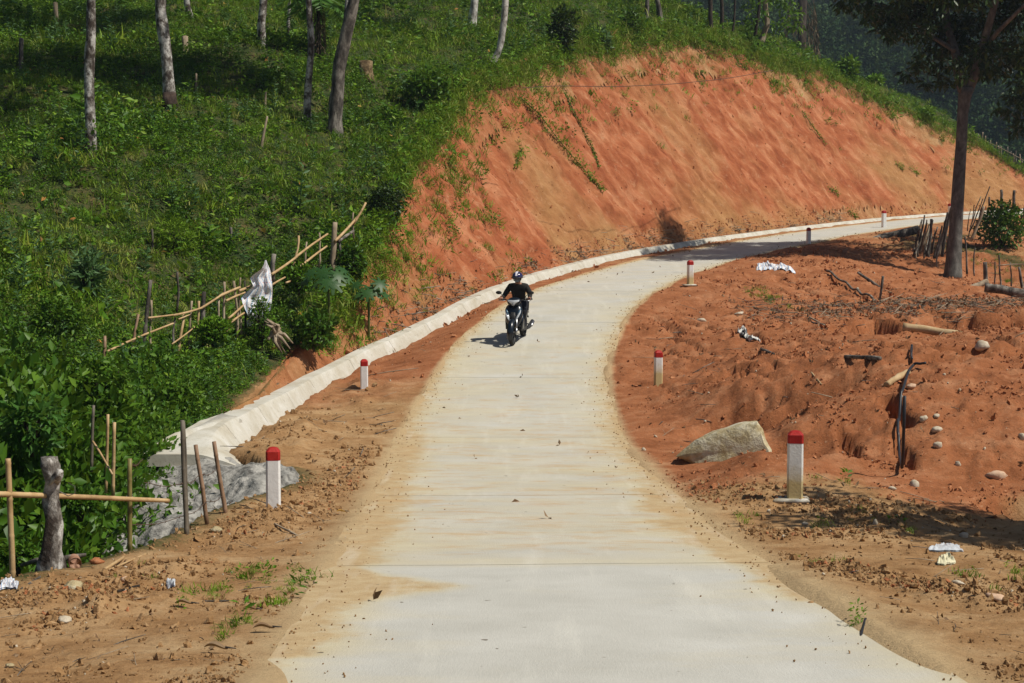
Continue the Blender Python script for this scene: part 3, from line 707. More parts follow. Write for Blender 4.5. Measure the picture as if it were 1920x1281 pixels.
def gn_scatter(name, P, rot, scl, idx, variants, label, kind='stuff'):
    """one object: instances of the variants on points"""
    col = bpy.data.collections.new(name+'_kinds')
    for i, me in enumerate(variants):
        o = bpy.data.objects.new('%s_kind_%02d' % (name, i), me); col.objects.link(o)
    me = bpy.data.meshes.new(name); me.vertices.add(len(P)); me.vertices.foreach_set('co', np.asarray(P, np.float32).ravel())
    a = me.attributes.new('rot', 'FLOAT_VECTOR', 'POINT'); a.data.foreach_set('vector', np.asarray(rot, np.float32).ravel())
    a = me.attributes.new('scl', 'FLOAT', 'POINT'); a.data.foreach_set('value', np.asarray(scl, np.float32))
    a = me.attributes.new('pick', 'INT', 'POINT'); a.data.foreach_set('value', np.asarray(idx, np.int32))
    o = link(bpy.data.objects.new(name, me)); tag(o, label, kind=kind)
    ng = bpy.data.node_groups.new(name, 'GeometryNodeTree')
    ng.interface.new_socket('Geometry', in_out='INPUT', socket_type='NodeSocketGeometry'); ng.interface.new_socket('Geometry', in_out='OUTPUT', socket_type='NodeSocketGeometry')
    gi = ng.nodes.new('NodeGroupInput'); go = ng.nodes.new('NodeGroupOutput')
    iop = ng.nodes.new('GeometryNodeInstanceOnPoints'); ci = ng.nodes.new('GeometryNodeCollectionInfo')
    ci.inputs['Collection'].default_value = col; ci.inputs['Separate Children'].default_value = True; ci.inputs['Reset Children'].default_value = True
    iop.inputs['Pick Instance'].default_value = True
    def na(nm, dt):
        x = ng.nodes.new('GeometryNodeInputNamedAttribute'); x.data_type = dt; x.inputs['Name'].default_value = nm
        return [s for s in x.outputs if s.enabled][0]
    L = ng.links.new
    L(gi.outputs[0], iop.inputs['Points']); L(ci.outputs[0], iop.inputs['Instance']); L(na('pick','INT'), iop.inputs['Instance Index'])
    L(na('rot','FLOAT_VECTOR'), iop.inputs['Rotation']); L(na('scl','FLOAT'), iop.inputs['Scale']); L(iop.outputs[0], go.inputs[0])
    md = o.modifiers.new('scatter', 'NODES'); md.node_group = ng
    return o
def zrot(n, rng, tilt=.15): return np.stack([rng.normal(size=n)*tilt, rng.normal(size=n)*tilt, rng.rand(n)*6.283], -1)

def hill_mask(x, y):
    """True where the hill is grassed (outside road, kerb and cut bank)"""
    s, t = road_st(x, y); a = -t; ko = kerb_off(s); d = a-ko
    up, dn = bank_raw(s, a); h = HILL(x, y)
    grassed = (t < 0) & (d > .75) & ((s < 21.5) | (up > h-.25+.5*fbm(x*.6, y*.6, o=3, seed=201)))
    return grassed, s, d, up-h
# visible part of the hill, denser close to the camera
def sample_hill(n, ymin=8, ymax=108, p=1.0, rng=RNG, spread=.40):
    y = ymin+(ymax-ymin)*rng.rand(n)**p; u = rng.uniform(-spread, .40, n); x = u*(y+3)
    g, s, d, e = hill_mask(x, y); return x[g], y[g], d[g], e[g]
def build_cover():
    rng = np.random.RandomState(5)
    x, y, d, e = sample_hill(150000, p=.85, rng=rng)
    z = height(x, y)
    dens = fbm(x*.3, y*.3, o=3, seed=210)
    near = 1-sstep(21, 30, y)                                # lush gully shrubs
    bare = sstep(.35, .75, fbm(x*.35+7, y*.45, o=3, seed=211)+.0)*(1-near*.6)
    keep = rng.rand(len(x)) > .55*bare
    keep &= (rng.rand(len(x)) < np.interp(y, [8,20,40,70,108], [1,1,.75,.55,.4]))
    x, y, z, d, e, dens, near = [q[keep] for q in (x,y,z,d,e,dens,near)]
    n = len(x)
    M['grass2'] = mat_leaf('pale_grass_blades', [(.10,.16,.02),(.17,.24,.03),(.24,.27,.05),(.30,.27,.10)], .3, .5, .6)
    G_ = [make_grass(np.random.RandomState(i), 30, .26+.05*(i == 3), .13).mesh('grass_kind', M['grass'] if i < 3 else M['grass2']) for i in range(4)]
    Wd = [make_weed(np.random.RandomState(10+i), .30+.05*i, [22,24,16,12][i], [.09,.11,.15,.22][i], [.5,.5,.42,.36][i]).mesh('weed_kind', M['weed']) for i in range(4)]
    Bu = [make_bush(np.random.RandomState(20+i), .32+.05*i, 240, .07, .45).mesh('bush_kind', M['bush']) for i in range(3)]
    Sp = [make_sprig(np.random.RandomState(30+i), .55, .17).mesh('sprig_kind', M['lance']) for i in range(2)]
    Vi = [vine_leaf(np.random.RandomState(40+i)).mesh('creeper_kind', M['weed']) for i in range(2)]
    kinds = G_+Wd+Bu+Sp+Vi   # 4,4,3,2,2
    r = rng.rand(n); pk = np.zeros(n, int)
    pch = sstep(-.25,.35,fbm(x*.22+5, y*.3, o=3, seed=233)); pb = .05+.09*pch+.30*near; pw = .10+.42*pch; pv = .14*near+.05; ps = .055
    c1 = pb; c2 = c1+pw; c3 = c2+pv; c4 = c3+ps
    pk = np.where(r < c1, 8+rng.randint(0,3,n), np.where(r < c2, 4+rng.randint(0,4,n), np.where(r < c3, 13+rng.randint(0,2,n), np.where(r < c4, 11+rng.randint(0,2,n), rng.randint(0,4,n)))))
    pk = np.where((pk == 7) & ((near > .1) | (rng.rand(n) < .6)), 4+rng.randint(0,3,n), pk)
    sc = np.exp(rng.normal(size=n)*.26)*(.72+.45*sstep(-.4,.7,dens))
    sc = sc*np.where(pk >= 8, 1, np.interp(y, [15,40,90], [1,.95,1.25]))
    sc = np.where((pk >= 8) & (pk < 11), sc*(.8+.7*near), sc)
    sc *= np.clip(.45+.5*(d-.6), .35, 1)*np.clip(.55+.6*e, .45, 1.0)
    o = gn_scatter('undergrowth', np.stack([x,y,z-.03],-1), zrot(n, rng, .18), sc, pk, kinds, 'dense green grass, weeds and creepers covering the hillside')
    # grass fringe hanging over the crest of the cut
    P = []; 
    for k in range(6200):
        i = rng.randint(120, len(BS)) if k % 4 else rng.randint(100, 330); j = min(103, int(98+rng.normal()*3.2)) if rng.rand() < .70 else min(103, max(8, int(103-abs(rng.normal())*(16 if BS[i] > 46 else 38))))
        if BHIT[i] < .25: continue
        P.append(BANK[i, j]+rng.normal(size=3)*.05)
    P = np.array(P); n = len(P)
    gn_scatter('crest_grass', P, np.stack([rng.normal(size=n)*.4, rng.normal(size=n)*.4, rng.rand(n)*6.28], -1), rng.uniform(.5,1.25,n)*np.interp(P[:,1],[40,90],[.9,1.3]), np.where(rng.rand(n) < .8, rng.randint(0,4,n), 4+rng.randint(0,4,n)), kinds[:8], 'grass fringe hanging over the top edge of the cut bank')
    # fallen yellow leaves
    mb = [MB() for _ in range(3)]
    for i, b in enumerate(mb):
        rg = np.random.RandomState(60+i); leaves_at(np.zeros((1,3)), np.array([[1,0,.25]]), .135, .62, rg, 0, b)
    Y_ = [b.mesh('fallen_leaf_kind', M['yellow']) for b in mb]
    x, y, d, e = sample_hill(900, 20, 75, 1, rng); k = rng.rand(len(x)) < .62; x, y = x[k], y[k]; n = len(x)
    gn_scatter('fallen_leaves', np.stack([x,y,height(x,y)+.17],-1), zrot(n,rng,.5), rng.uniform(.6,1.5,n), rng.randint(0,3,n), Y_, 'yellow fallen leaves scattered over the green hillside')
    return kinds
KINDS = build_cover()

# ---- clods, pebbles, twigs on the bare earth
def rock_mesh(name, rng, r=(1,1,1), mat=None, nu=10, nv=7, rough=.35, flat=False):
    mb = MB(); mb.ball((0,0,0), r, nu, nv); V = np.concatenate(mb.V); q = V/np.array(r)
    k = 1+rough*vn(q[:,0]*1.6+rng.rand()*50, q[:,1]*1.6, q[:,2]*1.6, seed=rng.randint(999))
    mb.V = [V*k[:,None]]; return mb.mesh(name, mat, smooth=not flat)
def build_litter():
    rng = np.random.RandomState(8)
    M['clod_t'] = mat_rough('tan_clod', (.20,.105,.042), (.31,.18,.08), (.42,.28,.155), 9, .01, dark=(.10,.05,.02), dk=.3)
    M['clod_r'] = mat_rough('red_clod', (.25,.085,.033), (.37,.145,.062), (.50,.25,.13), 9, .01, dark=(.12,.035,.012), dk=.3)
    kt = [rock_mesh('clod_kind', rng, (.045,.038,.026), M['clod_t'], 6, 4, .8, True) for _ in range(3)]
    kr = [rock_mesh('clod_kind', rng, (.045,.038,.026), M['clod_r'], 6, 4, .8, True) for _ in range(3)]
    kp = [rock_mesh('pebble_kind', rng, (.03,.024,.016), M['stone'], 7, 5, .3) for _ in range(2)]
    N_ = 190000; y = 7+58*rng.rand(N_)**1.9; x = rng.uniform(-.36,.36,N_)*(y+2)
    s, t = road_st(x, y); ok = ((t > 1.85) | ((t < -1.85) & (-t < kerb_off(s)+.1)))
    x, y, s, t = x[ok], y[ok], s[ok], t[ok]
    cl = fbm(x*.9, y*.9, o=3, seed=300); k = rng.rand(len(x)) < np.where((t > 0) & (s > 17), .14, .09)+.9*sstep(.15,.7,cl)+1.2*strip_w(x,y)[0]; x, y, s, t = x[k], y[k], s[k], t[k]
    k = rng.rand(len(x)) < np.interp(np.abs(t), [1.8,2.6,3.5], [.3,.6,1]); x, y, s, t = x[k], y[k], s[k], t[k]
    n = len(x); redp = np.where(t > 0, sstep(15.5,18.5,s+.2*(t-3)), sstep(27,31,s))
    pk = np.where(rng.rand(n) < redp, 3+rng.randint(0,3,n), rng.randint(0,3,n)); pk = np.where(rng.rand(n) < .035, 6+rng.randint(0,2,n), pk)
    sc = np.exp(rng.normal(size=n)*.55)*np.interp(y,[8,20,40,65],[.20,.30,.5,.75]); sc = np.clip(sc, .1, np.interp(y,[8,20,40],[.75,1.1,2.0]))
    gn_scatter('soil_clods', np.stack([x,y,height(x,y)+.008*sc],-1), rng.rand(n,3)*6.28, sc, pk, kt+kr+kp, 'loose clods and pebbles strewn over the bare earth')
    # extra crumbs banked along the rough strips of the verges
    PP = []
    for q, w, amp in STRIPS:
        m = int(26000*amp*w/.16*.16*len(q)/30*2.2); k = rng.randint(0,30,m); PP.append(np.stack([q[k,0]+rng.normal(size=m)*w*.8, q[k,1]+rng.normal(size=m)*w*.9], -1))
    PP = np.concatenate(PP); s_, t_ = road_st(PP[:,0], PP[:,1]); PP = PP[np.abs(t_) > 1.95]; n = len(PP)
    gn_scatter('crumbled_soil', np.stack([PP[:,0],PP[:,1],height(PP[:,0],PP[:,1])+.004],-1), rng.rand(n,3)*6.28, np.clip(np.exp(rng.normal(size=n)*.55)*.26,.08,.85), np.where(rng.rand(n) < .2, 3+rng.randint(0,3,n), rng.randint(0,3,n)), kt+kr+kp, 'crumbled soil heaped in strips along the verges')
    # twigs and dry leaves
    tw = []
    for i in range(4):
        b = MB(); L = .12+.09*i; b.tube([(-L,0,0),(-.2*L,.03*L,.01),(L,-.1*L+.02,.0)], [.006,.007,.004], 4)
        if i > 1: b.tube([(0,0,0),(.4*L,.35*L,.02)], [.005,.003], 4)
        tw.append(b.mesh('twig_kind', M['wood'] if i % 2 else M['wood_grey']))
    dl = []
    for i in range(3):
        b = MB(); leaves_at(np.zeros((2,3)), rdir(2, rng, .1), .085, .5, rng, 0, b); dl.append(b.mesh('dry_leaf_kind', M['brown_leaf']))
    N_ = 2600; y = 8+50*rng.rand(N_)**1.5; x = rng.uniform(-.36,.36,N_)*(y+2); s, t = road_st(x, y)
    ok = (((t > 2.1) | ((t < -2.0) & (-t < kerb_off(s)+.6)))) & (rng.rand(N_) < .35+.6*sstep(-.2,.5,fbm(x*.5,y*.5,o=2,seed=311)))
    x, y = x[ok], y[ok]
    # litter collects in the pit on the right and along the toe of the bank
    q = at(1740,600,37); m = 2600; xx = q[0]+rng.normal(size=m)*2.6; yy = q[1]+rng.normal(size=m)*2.3
    ok = (xx > 5.5); xx, yy = xx[ok], yy[ok]
    ss = 34+42*rng.rand(1300); tt = -(kerb_off(ss)+.45+.16*np.abs(rng.normal(size=1300))); bx, by = rpoint(ss, tt)
    zb = rz(ss)+sh_drop(ss)+kerb_h(ss)+.03+1.75*np.maximum(-tt-kerb_off(ss)-.47,0)
    X = np.concatenate([x,xx,bx]); Y = np.concatenate([y,yy,by]); Z = np.concatenate([height(x,y)+.012, height(xx,yy)+.015, zb]); n = len(X)
    pk = np.where(rng.rand(n) < .45, rng.randint(0,4,n), 4+rng.randint(0,3,n))
    sc = rng.uniform(.5,1.4,n)*np.interp(Y,[8,16,30],[.35,.6,1.0]); sc[-len(bx):] *= 1.2
    gn_scatter('dry_litter', np.stack([X,Y,Z],-1), zrot(n,rng,.2), sc, pk, tw+dl, 'twigs and dry leaves lying on the bare earth')
    # crumbs of soil fallen over the cut face and gathered at its foot
    n = 5200; P = []
    i = rng.randint(30, len(BS), n); j = np.where(rng.rand(n) < .45, rng.randint(2, 14, n), rng.randint(4, 98, n)); P = BANK[i, j]; ok = BHIT[i] > .4; P = P[ok]; n = len(P)
    gn_scatter('bank_crumbs', P, rng.rand(n,3)*6.28, np.exp(rng.normal(size=n)*.5)*np.interp(P[:,1],[35,60,90],[.5,.65,.9])*np.where(j[ok] < 14, 1.1, .75), 3+rng.randint(0,3,n), kt+kr+kp, 'crumbled soil lumps clinging to the cut bank')
    N_ = 2300; s = 7+60*rng.rand(N_)**1.2; t = 1.8*np.sign(rng.normal(size=N_))*rng.rand(N_)**.13; x, y = rpoint(s, t)
    gn_scatter('road_grit', np.stack([x,y,rz(s)+.004],-1), rng.rand(N_,3)*6.28, rng.uniform(.05,.26,N_)*np.interp(y,[8,30,60],[.8,1.3,1.9]), np.where(rng.rand(N_) < .1, 6, rng.randint(0,3,N_)), kt+kr+kp, 'grit and soil crumbs scattered on the concrete road')
    # leaves on the road
    N_ = 40; s = 8+60*rng.rand(N_)**.8; t = rng.uniform(-1.6,1.6,N_); x, y = rpoint(s, t)
    gn_scatter('road_leaves', np.stack([x,y,rz(s)+.012],-1), zrot(N_,rng,.1), rng.uniform(.4,1.2,N_), rng.randint(0,3,N_), dl, 'few dry leaves lying on the concrete road')
    # tufts of weeds on the shoulders
    T_ = [(470,1075,9),(510,1092,6),(420,1112,6),(515,1132,6),(345,1125,4),(545,1105,4),(450,1172,4),(435,1190,3),(275,1070,3),(1545,990,4),(1600,975,3),(1390,965,3),(1540,1055,3),(1690,990,3),(1905,1080,6),(1850,1100,3),(1620,1165,2),(1440,560,16),(1425,550,10),(1455,575,8),(1820,520,7),(1860,500,9),(1900,515,9),(1570,905,3),(560,1080,4)]
    P = []
    for px, py, c in T_:
        g = ground_at(px, py)
        for k in range(int(c*1.3)+1):
            P.append((g[0]+rng.normal()*.006*g[1], g[1]+rng.normal()*.02*g[1]))
    P = np.array(P); n = len(P)
    gn_scatter('verge_weeds', np.stack([P[:,0],P[:,1],height(P[:,0],P[:,1])],-1), zrot(n,rng,.3), rng.uniform(.14,.4,n)*np.interp(P[:,1],[10,45],[.8,1.6]), np.where(rng.rand(n) < .8, rng.randint(0,4,n), 4+rng.randint(0,4,n)), KINDS[:8], 'sparse tufts of grass on the earth shoulders')
build_litter()

# ---- far forested mountainside
def build_far():
    rng = np.random.RandomState(14)
    ys = np.linspace(112, 380, 90); xs = np.linspace(-260, 420, 150); X, Y = np.meshgrid(xs, ys)
    def fz(X, Y): return -26+np.maximum(Y-165,0)*.42+ 14*fbm(X*.012,Y*.012,o=3,seed=400)+12*ridged(X*.01+2,Y*.004,o=2,seed=401) - 22*(1-sstep(110,150,Y))*0
    Z = fz(X, Y)
    Z = np.where(Y < 135, np.minimum(Z, -14), Z)
    me = np_mesh('far_mountain', np.stack([X,Y,Z],-1).reshape(-1,3), grid_faces(90,150), M['soil'], attrs={'red': np.zeros(X.size), 'green': np.ones(X.size), 'dust': np.zeros(X.size)})
    tag(link(bpy.data.objects.new('mountain', me)), 'forested mountainside behind the ridge', kind='structure')
    kinds = []
    for i in range(5):
        rg = np.random.RandomState(50+i); mb = MB()
        for k in range(11):
            c = rg.normal(size=3)*[2.2,2.2,1.9]+[0,0,5.5]; n = 150; d = rdir(n, rg, .3)
            leaves_at(c+d*(1.7*rg.rand(n)**.3)[:,None], d*.6+rdir(n,rg,.2), rg.uniform(.28,.62,n), .6, rg, .1, mb)
        kinds.append(mb.mesh('forest_tree_kind', M['far_leaf']))
    n = 6500; y = rng.uniform(140, 378, n); x = rng.uniform(-.02, .42, n)*y; z = fz(x, y)-1.5
    gn_scatter('forest', np.stack([x,y,z],-1), zrot(n,rng,.06), rng.uniform(.7,1.55,n)*np.interp(y,[140,380],[.85,1.2]), rng.randint(0,5,n), kinds, 'dark distant forest covering the mountainside')
build_far()
def build_haze():
    m = bpy.data.materials.new('air'); m.use_nodes = True; nt = m.node_tree; nt.nodes.clear()
    out = nt.nodes.new('ShaderNodeOutputMaterial'); v = nt.nodes.new('ShaderNodeVolumePrincipled')
    v.inputs['Color'].default_value = (.62,.78,1.0,1); v.inputs['Density'].default_value = .0003; v.inputs['Anisotropy'].default_value = .2
    nt.links.new(v.outputs[0], out.inputs['Volume'])
    mb = MB(); mb.box((80,183,38.5),(720,410,157)); o = mb.obj('haze', m, smooth=False); tag(o, 'thin blue air between the road and the far mountain', kind='stuff')
build_haze()
# ================================================================== OBJECTS
def gp(px, py, lift=0.0):
    g = ground_at(px, py); g[2] += lift; return g
def px2m(w, D): return w/FPX*D

# ---- kilometre style marker posts
def mat_marker():
    m, nt, b = new_mat('whitewash'); N = NT(nt); c = N.coord()
    sx = N.n('ShaderNodeSeparateXYZ'); N.l(c, sx.inputs[0])
    nz = N.noise(c, 7, 5, .7)
    h = N.math('ADD', sx.outputs['Z'], N.math('MULTIPLY', N.math('SUBTRACT', nz, .5), .35))
    base = N.ramp(nz, [(.3,(.66,.66,.64)),(.7,(.80,.80,.79))])
    base = N.mix(N.ramp(h, [(.16,G(.95)),(.40,G(0)),(1,G(0))]), base, (.52,.40,.17))
    base = N.mix(N.ramp(N.noise(c, 38, 4, .75), [(.30,G(.75)),(.36,G(0)),(1,G(0))]), base, (.30,.27,.22))
    nt.links.new(base, b.inputs['Base Color']); b.inputs['Roughness'].default_value = .7
    N.bump(N.noise(c, 45, 4, .7), .7, .006, b); return m
M['marker'] = mat_marker()
M['marker_clean'] = mat_rough('fresh_whitewash', (.66,.66,.65), (.74,.74,.74), (.80,.80,.80), 8, .004, dark=(.40,.38,.34), dk=.24, fs=40, rough=.7)
M['red_paint'] = mat_rough('red_paint', (.24,.010,.010), (.34,.016,.014), (.42,.03,.022), 9, .004, dark=(.09,.01,.01), dk=.3, fs=35, rough=.5)
M['footing'] = mat_rough('dirty_footing', (.34,.27,.17), (.48,.44,.36), (.62,.60,.56), 6, .01, dark=(.2,.12,.06), dk=.36)
def marker(px, py, hpx, label, rot=.25, stain=True, slab=False, h=None, tilt=0.0):
    g = gp(px, py); D = g[1]; hh = px2m(hpx, D); k = hh/.72
    o = empty('marker_post', g, label, 'marker post', 'white concrete marker posts with red tops beside the road', rot)
    o.rotation_euler[1] = tilt
    w = .16*min(1.12, max(.92, k)); b = .012
    mb = MB(); prof = [(-.18,1),( .0,1),(hh*.5,.995),(hh-.135,.985)]
    def ring(z, s, w_=w):
        a = w_/2*s; c = a-b*1.6
        return [(-c,-a,z),(c,-a,z),(a,-c,z),(a,c,z),(c,a,z),(-c,a,z),(-a,c,z),(-a,-c,z)]
    mb.loft([ring(z, s) for z, s in prof]); mb.obj('shaft', M['marker'] if stain else M['marker_clean'], o, smooth=False)
    mb = MB(); mb.loft([ring(hh-.134, 1.0), ring(hh-.045, .99), ring(hh-.01, .62), ring(hh, .28)]); mb.obj('cap', M['red_paint'], o, smooth=False)
    if slab:
        mb = MB(); mb.box((-.03,0,.005), (.38,.27,.05), bev=.02); q = mb.V[0]; q[:,:2] *= 1+.12*vn(q[:,:1]*9, q[:,1:2]*9, seed=3); mb.obj('footing', M['footing'], o)
    return o
marker(513,952,115,'white post with red cap in front of the grey masonry apron, left verge', .12, stain=False)
marker(1490,942,133,'largest red capped post, yellow stained at its foot, on a flat white footing', -.14, slab=True)
marker(683,728,55,'red capped white post beside the near end of the gutter kerb', .1, stain=False)
marker(1234,722,64,'red capped post on the red earth right of the scooter, yellowed lower half', .1)
marker(1294,537,47,'red capped post at the inner edge of the bend', .3, slab=True)
marker(1516,458,31,'short red capped post standing in the tree shade at the road edge', .3, stain=False)
marker(1657,431,36,'far red capped post in the sun above the fallen grey log', .3, stain=False, slab=True)
marker(1781,424,41,'red capped post half hidden behind the big tree trunk and the stakes', .3, stain=False)

# ---- bamboo poles, posts, rails
def pole(mb, a, b, r, n=8, nodes=True, taper=.92, bend=0.0, seed=0, gap=.28):
    a, b = np.array(a, float), np.array(b, float); L = np.linalg.norm(b-a); k = max(3, int(L/.12)); u = np.linspace(0, 1, k)
    if nodes:
        nd = np.arange(.12, L, gap)/L; u = np.unique(np.concatenate([u, nd-.012/L, nd, nd+.012/L])); u = u[(u >= 0) & (u <= 1)]
    P = a[None]*(1-u[:,None])+b[None]*u[:,None]
    w = np.cross(b-a, [0.3,.9,.1]); w /= np.linalg.norm(w)+1e-9
    P = P+w*(bend*L*np.sin(u*math.pi)*np.where(seed % 2, 1, -1))[:,None]+.015*np.stack([vn(u*4+seed,u*0),vn(u*4,u*0+seed+3),0*u],-1)*(.3 if nodes else 1)
    R = r*(1-(1-taper)*u)
    if nodes:
        for q in nd: R = R*(1+.13*np.exp(-((u-q)*L/.008)**2))
    mb.tube(P, R, n, noise=0 if nodes else .22, seed=seed); return mb
def fence(name, label, posts, rails, wires=(), org=None):
    """posts / rails in photo pixels with distance: (x0,y0,D0,x1,y1,D1,width_px,material,name,bamboo)"""
    o = empty(name, org, label, 'fence')
    for i, (x0,y0,d0,x1,y1,d1,w,mt,bam) in enumerate(list(posts)):
        mb = MB(); pole(mb, at(x0,y0,d0)-org, at(x1,y1,d1)-org, px2m(w, d0)/2, nodes=bam, seed=i, bend=.0 if bam else .02, taper=.9 if bam else .8)
        mb.obj('post', M[mt], o)
    for i, (x0,y0,d0,x1,y1,d1,w,mt,bam) in enumerate(list(rails)):
        mb = MB(); pole(mb, at(x0,y0,d0)-org, at(x1,y1,d1)-org, px2m(w, d0)/2, nodes=bam, seed=i+31, bend=.012 if bam else .03, taper=.8)
        mb.obj('rail', M[mt], o)
    for i, pts in enumerate(wires):
        P = np.array([at(*p)-org for p in pts]); u = np.linspace(0, len(P)-1, 24); Q = np.stack([np.interp(u, range(len(P)), P[:,k]) for k in range(3)], -1)
        Q[:,2] -= .03*np.sin(np.linspace(0, math.pi*(len(P)-1), 24))**2
        mb = MB(); mb.tube(Q, .0035, 4)
        for q in Q[1:-1:2]:
            mb.tube([q+[-.012,0,-.016], q+[.012,0,.016]], .0022, 3); mb.tube([q+[.0,-.012,.016], q+[0,.012,-.016]], .0022, 3)
        mb.obj('barbed_wire', M['wire'], o)
    return o
def near_fence():
    def pst(x0,y0,x1,y1,w,mt,bam=True):
        D = float(np.interp(x0,[25,244,351,390,425],[11.7,13.3,14.2,14.9,15.6])); return (x0,y0+8,D,x1,y1,D,w,mt,bam)
    P = [pst(25,1094,16,860,11.5,'bamboo_tan'), pst(244,1037,244,860,9.5,'bamboo_green'), pst(351,1008,341,788,8.5,'bamboo_grey'),
         pst(354,1007,345,790,5,'bamboo_grey'), pst(390,982,367,834,8.5,'bamboo_red'), pst(425,969,401,828,8.5,'bamboo_red')]
    d0 = P[0][2]-.12; d1 = P[1][2]+.1
    org = at(244,1037,13.3)
    R = [(-60,925,d0-.3,316,939,d1+.35,12,'bamboo_tan',True)]
    dA, dB, dC, dD = P[1][2], P[2][2], P[4][2], P[5][2]
    Wr = [[(242,985,dA),(345,968,dB),(388,940,dC),(418,930,dD)], [(270,905,dA+.2),(346,907,dB),(374,890,dC),(408,880,dD)], [(242,872,dA),(268,862,dA+.3)]]
    fence('bamboo_fence', 'broken bamboo fence with one long rail at the near left roadside', P, R, Wr, org)
near_fence()
def gnarl_post():
    g = at(97,1083,12.1); D = g[1]; o = empty('stump_post', g, 'thick gnarled dead tree stump with lichen behind the bamboo rail', 'stump')
    q = lambda x, y, dd=0: at(x, y, D+dd)-g
    mb = MB(); pts = [q(96,1100),q(98,1070),q(97,1030),q(99,985),q(96,940),q(97,900),q(94,875),q(93,858)]
    mb.tube(pts, [.125,.105,.082,.074,.070,.066,.078,.06], 20, noise=.38, seed=5)
    V = mb.V[0]; V += .022*np.stack([fbm(V[:,0]*14,V[:,1]*14,V[:,2]*12,o=3,seed=s) for s in (1,2,3)],-1)
    mb.obj('trunk', M['bark'], o)
    mb = MB(); mb.tube([q(97,905),q(107,893,-.08),q(113,882,-.1)], [.055,.042,.028], 14, noise=.6, seed=8)
    mb.obj('burl', M['bark'], o)
    mb = MB()
    mb.tube([q(100,925),q(112,922,-.02),q(128,930),q(141,925),q(140,912),(q(128,905))], [.006,.005,.004,.004,.003,.002], 5); mb.obj('root', M['wood_grey'], o)
    for pts, r in (([q(97,1075),q(75,1082,-.1),q(50,1100,-.1)],.035), ([q(100,1060),q(125,1045,.1),(q(160,1040,.25))],.03), ([q(96,1060),q(70,1050,.2),q(40,1060,.3)],.03)):
        mb = MB(); mb.tube(pts, [r,r*.8,r*.5], 9, noise=.3, seed=4); mb.obj('root', M['wood_grey'], o)
gnarl_post()
def back_stakes():
    org = at(205,905,18.2)
    P = [(199,925,18.3,203,777,18.3,6,'bamboo_tan',True),(212,930,17.9,215,792,17.9,7,'bamboo_tan',True),(172,885,18.6,175,760,18.6,6,'bamboo_grey',True)]
    R = [(174,828,18.5,211,890,17.8,4.5,'bamboo_tan',True)]
    fence('stake_fence', 'three bamboo stakes with a slanting brace in the gully behind the gnarled stump', P, R, [], org)
back_stakes()
def mid_fence():
    z = lambda X, Y: (150+X/3.2, 380+Y/3.2)
    dd = lambda px: float(np.interp(px, [130,200,320,450,560,670], [25.2,26.6,28.5,31.0,33.4,36.3]))
    P = []
    for X0,Y0,X1,Y1,w,mt in [(140,960,155,800,6,'bamboo_red'),(305,1010,355,670,6,'bamboo_red'),(380,840,420,465,9,'wood_grey'),(428,900,430,585,5,'wood'),(585,640,585,415,5,'wood_grey'),(555,870,570,690,5,'wood_grey'),
        (585,890,622,670,6,'bamboo_tan'),(655,870,670,590,5,'wood'),(690,890,710,590,5.5,'bamboo_tan'),(735,860,740,535,10,'wood_grey'),(820,760,828,580,5,'wood'),(860,720,868,475,6,'wood'),
        (940,790,925,470,6,'wood'),(965,790,965,450,4,'wood'),(992,760,990,470,4,'wood_grey'),(1160,460,1160,308,9,'wood_grey'),(1270,420,1315,200,5,'bamboo_tan'),(1355,380,1357,235,4,'wood'),(1435,370,1435,180,4,'wood'),
        (1520,400,1530,118,11,'wood'),(1560,330,1558,230,5,'wood_grey'),(1640,200,1640,60,3.5,'wood')]:
        a, b = z(X0,Y0+18), z(X1,Y1); P.append((*a, dd(a[0]), *b, dd(b[0]), w, mt, False))
    R = []
    for X0,Y0,X1,Y1,w in [(160,895,560,725,6),(410,692,575,672,5),(560,677,735,630,6),(725,635,860,545,6),(840,560,960,508,7),(955,530,1045,492,7),(875,590,1000,535,6),(1148,432,1300,325,7),(1290,330,1485,188,6),
        (180,982,320,915,5),(900,722,985,662,6),(890,696,978,618,6),(1150,495,1230,448,5),(1235,482,1330,440,5),(1318,388,1480,262,6),(1530,232,1665,85,7),(1548,235,1640,170,8),(1640,130,1715,0,6),(725,848,915,755,6),(550,850,690,745,4),(590,700,660,672,4)]:
        a, b = z(X0,Y0), z(X1,Y1); R.append((*a, dd(a[0])-.12, *b, dd(b[0])-.12, w*.8, 'bamboo_tan' if w < 8 else 'wood_grey', True))
    fence('pole_fence', 'rickety pole fence climbing the green slope with the sack hung on it', P, R, [], at(430,620,31))
mid_fence()
